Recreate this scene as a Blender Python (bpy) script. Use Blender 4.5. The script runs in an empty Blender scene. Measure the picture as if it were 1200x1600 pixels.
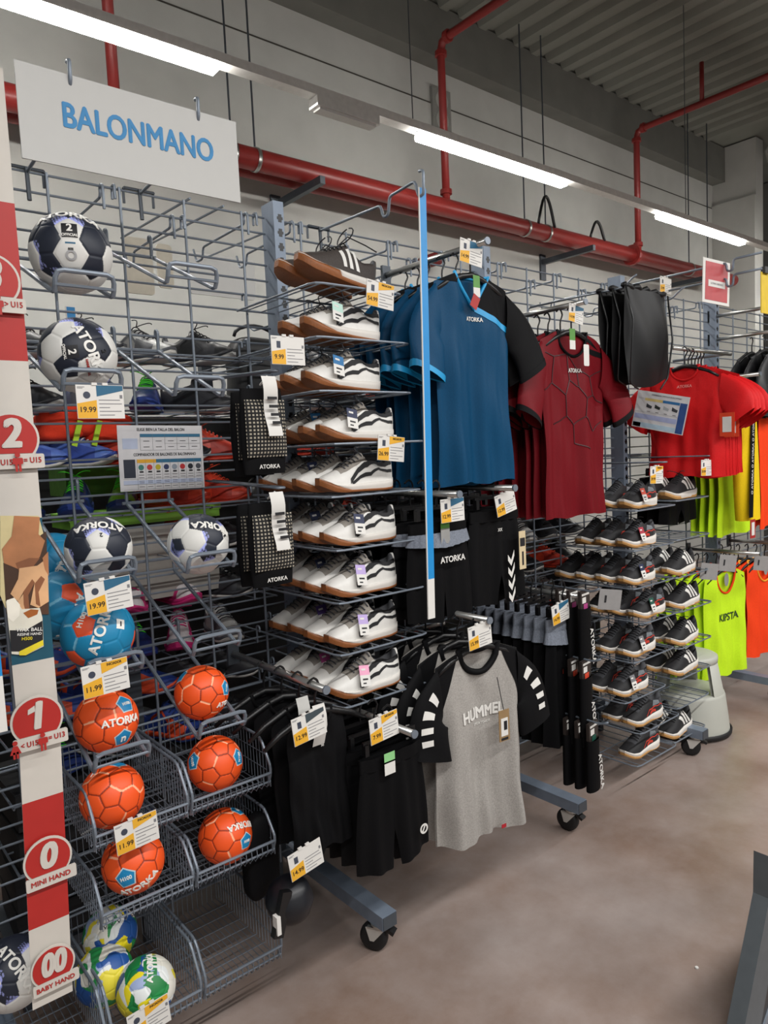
import bpy, bmesh, math, random
import numpy as np
from mathutils import Vector, Matrix
random.seed(7)
SC = bpy.context.scene
COL = SC.collection
R = math.radians
# ------------------------------------------------------------------ camera
FPX = 1118.65                                # focal length in pixels of a 1200 x 1600 frame
CAM = Vector((0, 0, 1.6))
ROT = Matrix(((0.7680, 0.0891, -0.6345), (-0.6387, 0.0343, -0.7687), (-0.0467, 0.9954, 0.0832)))
cd = bpy.data.cameras.new('camera'); cam = bpy.data.objects.new('camera', cd); COL.objects.link(cam)
cd.sensor_fit = 'HORIZONTAL'; cd.sensor_width = 36; cd.lens = 36 * FPX / 1200
cd.clip_start = 0.02; cd.clip_end = 100
_q = ROT.to_quaternion(); _q.normalize()
cam.matrix_world = Matrix.Translation(CAM) @ _q.to_matrix().to_4x4()
SC.camera = cam
# ------------------------------------------------------------------ world, light, exposure
w = bpy.data.worlds.new('store_air'); SC.world = w; w.use_nodes = True
w.node_tree.nodes['Background'].inputs[0].default_value = (0.75, 0.78, 0.8, 1)
w.node_tree.nodes['Background'].inputs[1].default_value = 0.2
SC.view_settings.view_transform = 'Standard'; SC.view_settings.look = 'None'
SC.view_settings.gamma = 1; SC.view_settings.use_curve_mapping = False
SC.view_settings.exposure = 0.22
SC.cycles.use_denoising = True
SC.cycles.max_bounces = 6; SC.cycles.diffuse_bounces = 3; SC.cycles.transparent_max_bounces = 6
def strip_light(name, x, y, z, length, watts):
    """light of one row of tube lamps (they run along the racks)"""
    d = bpy.data.lights.new(name, 'AREA'); d.shape = 'RECTANGLE'; d.size = length; d.size_y = 0.08
    d.energy = watts; d.color = (1.0, 0.985, 0.965)
    o = bpy.data.objects.new(name, d); COL.objects.link(o); o.location = (x, y, z)
    return o
strip_light('row_over_back_aisle', 4.2, 3.2, 3.43, 9.0, 25)
strip_light('row_over_front_aisle', 3.0, -.5, 3.45, 9.5, 250)
strip_light('row_over_next_aisle', 3.0, -4.0, 3.45, 9.0, 220)

# ------------------------------------------------------------------ helpers
def lin(h):
    h = h.lstrip('#'); c = [int(h[i:i + 2], 16) / 255 for i in (0, 2, 4)]
    return tuple(v / 12.92 if v <= .04045 else ((v + .055) / 1.055) ** 2.4 for v in c) + (1,)
MATS = {}
def mat(name, hexc, rough=.6, metal=0, var=.06, scale=30, bump=0, emit=0, coat=0, sheen=0):
    """principled material with fine procedural variation of its own colour and relief"""
    if name in MATS: return MATS[name]
    m = bpy.data.materials.new(name); m.use_nodes = True; MATS[name] = m
    nt = m.node_tree; b = nt.nodes['Principled BSDF']; c = lin(hexc)
    b.inputs['Roughness'].default_value = rough; b.inputs['Metallic'].default_value = metal
    b.inputs['Base Color'].default_value = c
    if coat: b.inputs['Coat Weight'].default_value = coat
    if sheen: b.inputs['Sheen Weight'].default_value = sheen
    if emit:
        b.inputs['Emission Color'].default_value = c; b.inputs['Emission Strength'].default_value = emit
    tc = nt.nodes.new('ShaderNodeTexCoord'); n = nt.nodes.new('ShaderNodeTexNoise')
    n.inputs['Scale'].default_value = scale; n.inputs['Detail'].default_value = 4
    nt.links.new(tc.outputs['Object'], n.inputs['Vector'])
    r = nt.nodes.new('ShaderNodeValToRGB'); r.color_ramp.elements[0].position = .3; r.color_ramp.elements[1].position = .7
    r.color_ramp.elements[0].color = tuple(v * (1 - var) for v in c[:3]) + (1,)
    r.color_ramp.elements[1].color = tuple(min(1, v * (1 + var)) for v in c[:3]) + (1,)
    nt.links.new(n.outputs['Fac'], r.inputs['Fac']); nt.links.new(r.outputs['Color'], b.inputs['Base Color'])
    if bump:
        bp = nt.nodes.new('ShaderNodeBump'); bp.inputs['Strength'].default_value = bump; bp.inputs['Distance'].default_value = .004
        nt.links.new(n.outputs['Fac'], bp.inputs['Height']); nt.links.new(bp.outputs['Normal'], b.inputs['Normal'])
    return m
def cloth(name, hexc, rough=.75, var=.08):
    m = mat(name, hexc, rough, 0, var, 220, .12); m.node_tree.nodes['Principled BSDF'].inputs['Specular IOR Level'].default_value = .12; return m
def attr_mat(name, rough=.5, bump=.05):
    m = bpy.data.materials.new(name); m.use_nodes = True; nt = m.node_tree; b = nt.nodes['Principled BSDF']
    a = nt.nodes.new('ShaderNodeAttribute'); a.attribute_name = 'print'
    nt.links.new(a.outputs['Color'], b.inputs['Base Color']); b.inputs['Roughness'].default_value = rough
    tc = nt.nodes.new('ShaderNodeTexCoord'); n = nt.nodes.new('ShaderNodeTexNoise'); n.inputs['Scale'].default_value = 140
    nt.links.new(tc.outputs['Object'], n.inputs['Vector'])
    bp = nt.nodes.new('ShaderNodeBump'); bp.inputs['Strength'].default_value = bump; bp.inputs['Distance'].default_value = .002
    nt.links.new(n.outputs['Fac'], bp.inputs['Height']); nt.links.new(bp.outputs['Normal'], b.inputs['Normal'])
    return m
STEEL = mat('grey_painted_steel', '#79828d', .42, .35, .05)
POST = mat('blue_grey_painted_steel', '#7f8b9b', .45, .25, .05)
DSTEEL = mat('dark_grey_steel', '#4d535a', .45, .4, .05)
CHROME = mat('zinc_plated_steel', '#b9b9b6', .28, .9, .05)
BLACKP = mat('black_plastic', '#0d0d0f', .4, 0, .1)
RUBBER = mat('black_rubber', '#101012', .6, 0, .1)
WHITE = mat('white_card', '#dad8d3', .6, 0, .02)
YELLOW = mat('amber_print', '#e2a92c', .55, 0, .03)
BLUEP = mat('blue_print', '#27607f', .55, 0, .04)
INK = mat('black_ink', '#15151a', .6, 0, .05)
GREYINK = mat('grey_ink', '#77777a', .6, 0, .05)
REDP = mat('red_print', '#a5241f', .55, 0, .03)
SKYB = mat('cyan_blue_print', '#1787c9', .45, 0, .03)
class MB:
    def __init__(s): s.v = []; s.f = []; s.m = []
    def add(s, vs, fs, mi=0):
        o = len(s.v); s.v += [tuple(p) for p in vs]
        s.f += [tuple(i + o for i in f) for f in fs]; s.m += [mi] * len(fs); return s
    def box(s, c, d, mi=0, rot=None):
        x, y, z = d[0] / 2, d[1] / 2, d[2] / 2
        vs = [Vector((a * x, b * y, e * z)) for a in (-1, 1) for b in (-1, 1) for e in (-1, 1)]
        if rot is not None: vs = [rot @ p for p in vs]
        s.add([p + Vector(c) for p in vs], [(0, 1, 3, 2), (4, 6, 7, 5), (0, 4, 5, 1), (2, 3, 7, 6), (0, 2, 6, 4), (1, 5, 7, 3)], mi)
        return s
    def tube(s, pts, r, n=6, mi=0, closed=False):
        P = [Vector(p) for p in pts]; k = len(P); rings = []; u = None
        for i, p in enumerate(P):
            a = P[(i - 1) % k] if (i or closed) else p; b = P[(i + 1) % k] if (i < k - 1 or closed) else p
            t = (b - a).normalized()
            if u is None:
                u = t.orthogonal().normalized()
            u = (u - t * u.dot(t)).normalized(); w_ = t.cross(u)
            rr = r[i] if isinstance(r, (list, tuple)) else r
            rings.append([p + (u * math.cos(2 * math.pi * j / n) + w_ * math.sin(2 * math.pi * j / n)) * rr for j in range(n)])
        vs = [q for g in rings for q in g]; fs = []
        for i in range(k if closed else k - 1):
            a = i * n; b = ((i + 1) % k) * n
            fs += [(a + j, a + (j + 1) % n, b + (j + 1) % n, b + j) for j in range(n)]
        if not closed: fs += [tuple(range(n))[::-1], tuple((k - 1) * n + j for j in range(n))]
        s.add(vs, fs, mi); return s
    def rod(s, pts, r, n=6, mi=0, rad=.012):
        """tube through a polyline with rounded corners"""
        P = [Vector(p) for p in pts]; out = [P[0]]
        for a, b, c in zip(P, P[1:], P[2:]):
            d1 = (a - b); d2 = (c - b); q = min(rad, d1.length * .45, d2.length * .45)
            p1 = b + d1.normalized() * q; p2 = b + d2.normalized() * q
            out += [p1, (p1 + p2) / 4 + b / 2, p2]
        out.append(P[-1]); return s.tube(out, r, n, mi)
    def lathe(s, prof, n=32, c=(0, 0, 0), mi=0, a0=0, a1=2 * math.pi, axis='z'):
        full = abs(a1 - a0 - 2 * math.pi) < 1e-6; k = n if full else n + 1; vs = []
        for r, z in prof:
            for j in range(k):
                a = a0 + (a1 - a0) * j / n; p = (r * math.cos(a), r * math.sin(a), z)
                if axis == 'y': p = (p[0], z, p[1])
                if axis == 'x': p = (z, p[0], p[1])
                vs.append((p[0] + c[0], p[1] + c[1], p[2] + c[2]))
        fs = []
        for i in range(len(prof) - 1):
            for j in range(n):
                j2 = (j + 1) % k if full else j + 1
                fs.append((i * k + j, i * k + j2, (i + 1) * k + j2, (i + 1) * k + j))
        s.add(vs, fs, mi); return s
    def prism(s, out, y0, y1, mi=0):
        """outline given in (x, z), extruded along y"""
        n = len(out); vs = [(x, y0, z) for x, z in out] + [(x, y1, z) for x, z in out]
        s.add(vs, [tuple(range(n)), tuple(range(2 * n - 1, n - 1, -1))] + [(i, i + n, (i + 1) % n + n, (i + 1) % n) for i in range(n)], mi); return s
    def grid(s, P, mi=0, cu=False, fn=None):
        nu = len(P); nv = len(P[0]); vs = [p for row in P for p in row]; o = len(s.v)
        s.v += [tuple(p) for p in vs]
        for i in range(nu if cu else nu - 1):
            for j in range(nv - 1):
                i2 = (i + 1) % nu
                s.f.append((o + i * nv + j, o + i2 * nv + j, o + i2 * nv + j + 1, o + i * nv + j + 1))
                s.m.append(fn(i, j) if fn else mi)
        return s
    def mesh(s, name, mats, smooth=False):
        me = bpy.data.meshes.new(name); me.from_pydata(s.v, [], s.f)
        for m in (mats if isinstance(mats, (list, tuple)) else [mats]): me.materials.append(m)
        me.polygons.foreach_set('material_index', s.m)
        if smooth: me.polygons.foreach_set('use_smooth', [True] * len(s.f))
        bm = bmesh.new(); bm.from_mesh(me); bmesh.ops.recalc_face_normals(bm, faces=bm.faces); bm.to_mesh(me); bm.free()
        return me
    def build(s, name, mats, parent=None, smooth=False, **k):
        return link(name, s.mesh(name, mats, smooth), parent, **k)
def link(name, me, parent=None, loc=None, rz=0, kind=None, label=None):
    o = bpy.data.objects.new(name, me); COL.objects.link(o)
    if parent is not None: o.parent = parent
    if loc is not None: o.location = loc
    if rz: o.rotation_euler.z = rz
    if kind: o['kind'] = kind
    if label: o['label'] = label
    return o
def thing(name, label, cat, loc=(0, 0, 0), rz=0, group=None):
    o = link(name, None, None, loc, rz); tag(o, label, cat, group); o.empty_display_size = .05; return o
def tag(o, label, cat, group=None):
    o['label'] = label; o['category'] = cat
    if group: o['group'] = group
    return o
def struct(o): o['kind'] = 'structure'; return o
def copy_tree(o, loc=None, rz=None, label=None, parent=None):
    c = o.copy(); COL.objects.link(c)
    if parent is not None: c.parent = parent
    for ch in o.children: copy_tree(ch, parent=c)
    if loc is not None: c.location = loc
    if rz is not None: c.rotation_euler.z = rz
    if label: c['label'] = label
    return c
ORD = 'first second third fourth fifth sixth seventh eighth ninth tenth eleventh twelfth thirteenth'.split()
def at(px, py, y):
    """where the line of sight through a photograph pixel meets the vertical plane at depth y"""
    d = ROT @ Vector((px - 600, 800 - py, -FPX)); return CAM + d * (y / d.y)
def atx(px, py, x):
    d = ROT @ Vector((px - 600, 800 - py, -FPX)); return CAM + d * (x / d.x)
TXT = {}
def text_mesh(s, size, m, bold=0, shear=0, sx=1, align='CENTER', ext=.0004):
    """lettering as flat geometry in the x-z plane, facing -y"""
    key = (s, round(size, 5), m.name, bold, shear, sx, align)
    if key in TXT: return TXT[key]
    c = bpy.data.curves.new('lettering', 'FONT'); c.body = s; c.size = size; c.align_x = align; c.align_y = 'CENTER'
    c.shear = shear; c.extrude = ext; c.resolution_u = 4
    o = bpy.data.objects.new('lettering', c); me = bpy.data.meshes.new_from_object(o)
    bpy.data.objects.remove(o); bpy.data.curves.remove(c)
    n = len(me.vertices); co = np.empty(n * 3, 'f'); me.vertices.foreach_get('co', co); co = co.reshape(-1, 3)
    out = np.stack([co[:, 0] * sx, -co[:, 2], co[:, 1]], 1); me.vertices.foreach_set('co', out.ravel())
    if bold:                                         # heavier strokes: the same letters once more, a hair to each side
        fs = [tuple(p.vertices) for p in me.polygons]; d = bold * size * .55; vs = []; ff = []
        for k, (dx, dz) in enumerate(((-d, 0), (d, 0), (0, d * .8), (0, -d * .8)) if bold < .055 else ((0, 0), (-d, 0), (d, 0), (0, d * .8), (0, -d * .8), (-d * .5, 0), (d * .5, 0), (-d * .8, d * .6), (d * .8, d * .6), (-d * .8, -d * .6), (d * .8, -d * .6))):
            vs += [(q[0] + dx, q[1] - k * .00012, q[2] + dz) for q in out.tolist()]; ff += [tuple(i + k * n for i in f_) for f_ in fs]
        bpy.data.meshes.remove(me); me = bpy.data.meshes.new('lettering'); me.from_pydata(vs, [], ff)
    me.materials.clear(); me.materials.append(m)
    TXT[key] = me; return me
def text(s, size, m, parent, loc, name='lettering', **k): return link(name, text_mesh(s, size, m, **k), parent, loc)
def disc(r, n=28, ex=1, ez=1, cx=0, cz=0): return [(cx + r * ex * math.cos(2 * math.pi * i / n), cz + r * ez * math.sin(2 * math.pi * i / n)) for i in range(n)]
def rrect(x0, z0, x1, z1, r, n=4):
    out = []
    for cx, cz, a in ((x1 - r, z1 - r, 0), (x0 + r, z1 - r, 90), (x0 + r, z0 + r, 180), (x1 - r, z0 + r, 270)):
        out += [(cx + r * math.cos(R(a + 90 * i / n)), cz + r * math.sin(R(a + 90 * i / n))) for i in range(n + 1)]
    return out

# ------------------------------------------------------------------ the hall
def floor_mat():
    m = mat('polished_concrete', '#a0948f', .42, 0, .12, 3.0, .03); nt = m.node_tree; b = nt.nodes['Principled BSDF']
    ramp = [n for n in nt.nodes if n.type == 'VALTORGB'][0]
    n2 = nt.nodes.new('ShaderNodeTexNoise'); n2.inputs['Scale'].default_value = 1.1; n2.inputs['Detail'].default_value = 8; n2.inputs['Roughness'].default_value = .7
    tc = [n for n in nt.nodes if n.type == 'TEX_COORD'][0]; nt.links.new(tc.outputs['Object'], n2.inputs['Vector'])
    r2 = nt.nodes.new('ShaderNodeValToRGB'); r2.color_ramp.elements[0].position = .35; r2.color_ramp.elements[1].position = .68
    r2.color_ramp.elements[0].color = lin('#cbb9ab'); r2.color_ramp.elements[1].color = (1, 1, 1, 1)
    nt.links.new(n2.outputs['Fac'], r2.inputs['Fac'])
    mx = nt.nodes.new('ShaderNodeMix'); mx.data_type = 'RGBA'; mx.blend_type = 'MULTIPLY'; mx.inputs[0].default_value = 1
    nt.links.new(ramp.outputs['Color'], mx.inputs[6]); nt.links.new(r2.outputs['Color'], mx.inputs[7]); nt.links.new(mx.outputs[2], b.inputs['Base Color'])
    return m
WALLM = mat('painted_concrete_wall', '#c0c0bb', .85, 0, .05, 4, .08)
BEAMM = mat('raw_concrete_beam', '#70706a', .9, 0, .08, 5, .15)
CEILM = mat('grey_corrugated_ceiling', '#86877f', .85, 0, .1, 2.5, .1)
PIPE = mat('red_sprinkler_paint', '#8a2a27', .36, 0, .06, 6)
struct(MB().box((4, 1, -.05), (20, 13, .1)).build('floor', floor_mat()))
wl = struct(MB().box((4, 4.68, 2.285), (11.4, .16, 4.57)).box((4, 4.685, 4.8), (11.4, .15, .44)).build('wall_back', WALLM))
link('joint_line', MB().box((4, 4.605, 4.575), (11.3, .012, .012)).mesh('joint_line', mat('dark_joint', '#4a4742', .9)), wl)
struct(MB().box((9.72, 4.34, 2.3), (.24, .56, 4.6)).box((9.74, 4.34, 4.95), (.2, .56, .7)).build('wall_right', WALLM))
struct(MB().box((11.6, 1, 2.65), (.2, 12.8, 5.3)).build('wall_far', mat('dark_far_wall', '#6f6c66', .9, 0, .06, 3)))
struct(MB().box((4, 4.53, 5.08), (11.4, .17, .42)).build('trim_1', BEAMM)).name = 'beam'
ce = struct(MB().box((4, 0, 5.36), (15.8, 10.2, .08)).build('ceiling', CEILM))
rib = MB().prism([(-.075, 0), (-.045, -.055), (.045, -.055), (.075, 0)], -4.9, 4.44).mesh('ceiling_rib', CEILM)
for i in range(34): link('ceiling_rib', rib, ce, (1.2 + .24 * i, 0, 5.32))

def pipe_thing(name, label, pts, r, rings=(), n=16, rad=.08):
    t = thing(name, label, 'pipe', pts[0]); o = Vector(pts[0])
    MB().rod([Vector(p) - o for p in pts], r, n, rad=rad).build('pipe_run', PIPE, t, True)
    for p, ax in rings:
        MB().lathe([(r, -.02), (r * 1.5, -.018), (r * 1.5, .018), (r, .02)], 14, Vector(p) - o, axis=ax).build('coupling', PIPE, t)
    return t
pipe_thing('sprinkler_main', 'thick glossy red sprinkler main running along the wall above the racks', [(-2.5, 4.2, 3.535), (9.3, 4.2, 3.535)], .070,
           [((7.0, 4.2, 3.535), 'x')])
pipe_thing('sprinkler_main', 'thinner red pipe behind and just under the thick red main', [(-2.5, 4.36, 3.53), (9.3, 4.36, 3.53)], .052)
for i, x in enumerate((1.62, 4.27, 7.12)):
    pipe_thing('sprinkler_branch', ['red branch pipe rising behind the white BALONMANO sign', 'red branch pipe rising left of the middle strip light and bending forward',
               'red branch pipe rising right of the middle strip light, with a stub'][i], [(x, 4.2, 3.55), (x, 4.2, 4.82), (x, -4.0, 4.82)], .032,
               [((x, 4.2, 3.66), 'z'), ((x, 4.2, 4.72), 'z'), ((x, 4.12, 4.82), 'y')], 10)
    if i: pipe_thing('sprinkler_stub', ['', 'short red stub over the left forward pipe', 'short red stub pipe pointing up to the corrugated ceiling'][i], [(x, 3.5 - .9 * (i == 1), 4.85), (x, 3.5 - .9 * (i == 1), 5.2)], .022, n=8)
pipe_thing('fire_riser', 'red riser pipe in the dark corner behind the end wall', [(10.6, 3.55, .0), (10.6, 3.55, 4.35), (10.6, 1.0, 4.35)], .08, rad=.2)
MB().lathe([(0, 0), (.055, 0), (.055, .2), (.0, .2)], 18, (4.35, 4.4, 3.2), axis='y').build('capped_outlet', mat('dark_red_paint', '#6e2424', .5), None, True)
tag(bpy.data.objects['capped_outlet'], 'dark red round capped outlet under the main beside the blue strip', 'outlet')
for i, x in enumerate((2.9, 6.0, 8.3)):
    t = thing('pipe_bracket', ['grey steel bracket arm under the pipes left of the blue strip', 'grey steel bracket arm under the pipes above the blue shirt', 'grey steel bracket arm under the pipes above the black bag'][i], 'bracket', (x, 4.6, 3.42))
    MB().box((0, -.30, .0), (.04, .62, .05)).build('arm', DSTEEL, t); MB().box((0, -.01, -.05), (.08, .02, .25)).build('wall_plate', DSTEEL, t)
rodm = MB().tube([(0, 0, 3.58), (0, 0, 5.33)], .007, 5).mesh('hanger_rod', DSTEEL)
for x, lb in ((2.35, 'left of the pair beside the BALONMANO sign'), (2.52, 'right of the pair beside the BALONMANO sign'), (5.25, 'left of the pair crossing the middle strip light'), (5.55, 'right of the pair crossing the middle strip light'), (8.2, 'left of the pair crossing the far strip light'), (8.65, 'right of the pair crossing the far strip light')):
    o = thing('hanger_rod', 'thin dark ceiling rod, ' + lb, 'rod', (x, 4.2, 0)); link('threaded_rod', rodm, o)
    MB().lathe([(.072, -.012), (.077, -.012), (.077, .012), (.072, .012)], 20, (0, 0, 3.535), axis='x').build('clip', CHROME, o, True)
for i, x in enumerate((5.5, 6.3)):
    o = MB().tube([(x - .12 + .24 * k / 10, 4.15, 3.58 + .26 * math.sin(math.pi * k / 10) * (1 - .35 * i)) for k in range(11)], .014, 6).build('cable_loop', BLACKP, None, True)
    tag(o, ['tall black cable loop standing on the red main', 'small black cable loop farther along the red main'][i], 'cable')
o = MB().rod([(9.3, 2.2, 5.26), (9.3, 3.4, 5.2), (9.6, 4.0, 5.1), (10.6, 4.0, 4.9), (10.6, 4.0, 0)], .03, 8, rad=.3).build('conduit', mat('pale_grey_conduit', '#8d8d88', .5), None, True)
tag(o, 'pale grey conduit curving from the ceiling down the dark corner', 'conduit')
t = thing('wall_vent', 'small grey louvred vent in the back wall behind the red branch pipe', 'vent', (4.64, 4.59, 4.53))
MB().box((0, 0, 0), (.22, .03, .36)).build('frame', mat('pale_vent_frame', '#8d8d88', .6), t)
for k in range(2): MB().lathe([(.0, -.02), (.075, -.02), (.08, -.012)], 16, (0, 0, -.08 + .16 * k), axis='y').build('fan_disc', mat('pale_vent_disc', '#a3a39e', .6), t)

# strip lights on their trunking
GLOW = mat('lit_tube', '#fffcf6', .5, 0, .01, emit=50.0)
TRUNK = mat('white_trunking', '#e6e4df', .5)
t = thing('light_trunking', 'long pale trunking that carries the strip lights along the back aisle', 'trunking', (4, 3.2, 3.5))
MB().box((0, 0, -.005), (15, .07, .045)).build('rail', TRUNK, t)
for x in (-1.0, 2.2, 5.2, 7.4): MB().tube([(x, 0, .04), (x, 0, 1.83)], .003, 4).build('suspension_wire', DSTEEL, t)
for i, (x0, x1) in enumerate(((-.30, 1.73), (3.04, 4.45), (5.75, 7.28), (8.6, 10.0))):
    t = thing('strip_light', ['lit strip light above the white BALONMANO sign', 'lit strip light in the middle, crossing a red branch pipe', 'lit strip light farther along near the end wall', 'lit strip light past the end wall'][i], 'light', ((x0 + x1) / 2, 3.2, 3.465))
    L = x1 - x0
    MB().prism([(-.024, .004), (-.036, -.012), (-.03, -.034), (.03, -.034), (.036, -.012), (.024, .004)], -L / 2, L / 2).build('diffuser', GLOW, t, loc=(0, 0, 0), rz=math.pi / 2)
    MB().box((0, 0, 0.008), (L + .03, .05, .012)).build('housing', TRUNK, t)
t = thing('emergency_light', 'unlit white emergency light hanging under the trunking', 'light', (2.5, 3.2, 3.445))
MB().box((0, 0, 0), (.42, .08, .05)).build('housing', TRUNK, t); MB().box((0, 0, -.03), (.38, .06, .015)).build('lens', WHITE, t)
# ------------------------------------------------------------------ gondola: uprights, feet, casters, wire grids
YM = 2.15
PX_ = [-.725, .305, 1.335, 2.365, 3.40, 4.43, 5.46, 6.5]
post_m = MB().box((0, 0, 1.27), (.04, .075, 2.36)).mesh('post', POST)
b = MB()
for k in range(46): b.box((.004, -.0376, .28 + .047 * k), (.013, .0012, .026)); b.box((.004, -.0378, .28 + .047 * k), (.022, .001, .009)); b.box((.0202, -.012, .28 + .047 * k), (.0012, .012, .026))
slot_m = b.mesh('slots', BLACKP)
foot_m = MB().box((0, -.02, .122), (.058, .86, .045)).mesh('foot_beam', POST)
cap_m = MB().box((0, -.4515, .122), (.054, .003, .041)).mesh('end_cap', DSTEEL)
def caster(parent, y, rz):
    t = link('caster', MB().lathe([(0, .1), (.034, .1), (.034, .094), (.012, .09), (.012, .084)], 16).box((0, .012, .086), (.05, .055, .006)).mesh('swivel_plate', CHROME), parent, (0, y, 0), rz)
    f_ = MB()
    for s in (-1, 1): f_.add([(s * .021, -.02, .086), (s * .021, .045, .086), (s * .021, .032, .042), (s * .021, .018, .042), (s * .024, -.02, .086), (s * .024, .045, .086), (s * .024, .032, .042), (s * .024, .018, .042)],
                             [(0, 1, 2, 3), (7, 6, 5, 4), (0, 4, 5, 1), (1, 5, 6, 2), (2, 6, 7, 3), (3, 7, 4, 0)])
    f_.build('fork', mat('bright_zinc', '#d2d2ce', .42, .6, .04), t)
    MB().lathe([(0, -.017), (.034, -.017), (.045, -.013), (.047, 0), (.045, .013), (.034, .017), (0, .017)], 22, (0, .026, .047), axis='x').build('wheel', RUBBER, t, True)
    MB().box((0, -.034, .078), (.03, .03, .012), rot=Matrix.Rotation(.5, 3, 'X')).build('brake_pedal', BLACKP, t)
for i, x in enumerate(PX_):
    t = thing('rack_upright', 'slotted blue grey rack upright on casters, ' + ['left of the banner, mostly out of view', 'hidden behind the number banner', 'between the handballs and the white shoes', 'behind the blue shirts', 'between the maroon shirts and the black bag', 'behind the red framed notice', 'at the far end beyond the bibs', 'farthest one of the row'][i], 'upright', (x, YM - .015, 0), group=None)
    link('post', post_m, t); link('slots', slot_m, t, kind='stuff'); link('foot_beam', foot_m, t); link('end_cap', cap_m, t)
    for y, rz in ((-.405, .5 - .4 * (i % 2)), (.37, 2.4)): caster(t, y, rz)
hw_m = MB().tube([(-.49, 0, 0), (.49, 0, 0)], .0035, 6).mesh('horizontal_wire', STEEL)
vw_m = MB().tube([(0, 0, .17), (0, 0, 2.41)], .0042, 6).mesh('vertical_wire', STEEL)
for i, (a, c) in enumerate(zip(PX_, PX_[1:])):
    t = thing('wire_grid', 'grey wire grid panel ' + ['at the left edge behind the banner', 'behind the handballs', 'behind the white shoes and blue shirts', 'behind the maroon shirts', 'behind the black drawstring bag and red shirts', 'right of the red framed notice', 'at the far end of the rack'][i], 'wire grid', ((a + c) / 2, YM, 0))
    for k in range(43): link('horizontal_wire', hw_m, t, (0, 0, .2 + .0525 * k))
    for k in range(5): link('vertical_wire', vw_m, t, (-.40 + .2 * k + (.0 if i != 1 else .0), -.0062, 0))
MESHW = .0525
def snap(z): return .2 + MESHW * round((z - .2) / MESHW)

# ------------------------------------------------------------------ handballs
PHI = (1 + 5 ** .5) / 2
def ico_dirs():
    pts = []
    for a in (-1, 1):
        for c in (-PHI, PHI): pts += [(0, a, c), (a, c, 0), (c, 0, a)]
    P = np.array(pts, float); P /= np.linalg.norm(P, axis=1)[:, None]
    H = []
    n = len(P); D = P @ P.T
    for i in range(n):
        for j in range(i + 1, n):
            for k in range(j + 1, n):
                if min(D[i, j], D[j, k], D[i, k]) > .4: H.append(P[i] + P[j] + P[k])
    H = np.array(H); H /= np.linalg.norm(H, axis=1)[:, None]
    return P, H
PENT, HEX = ico_dirs()
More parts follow.
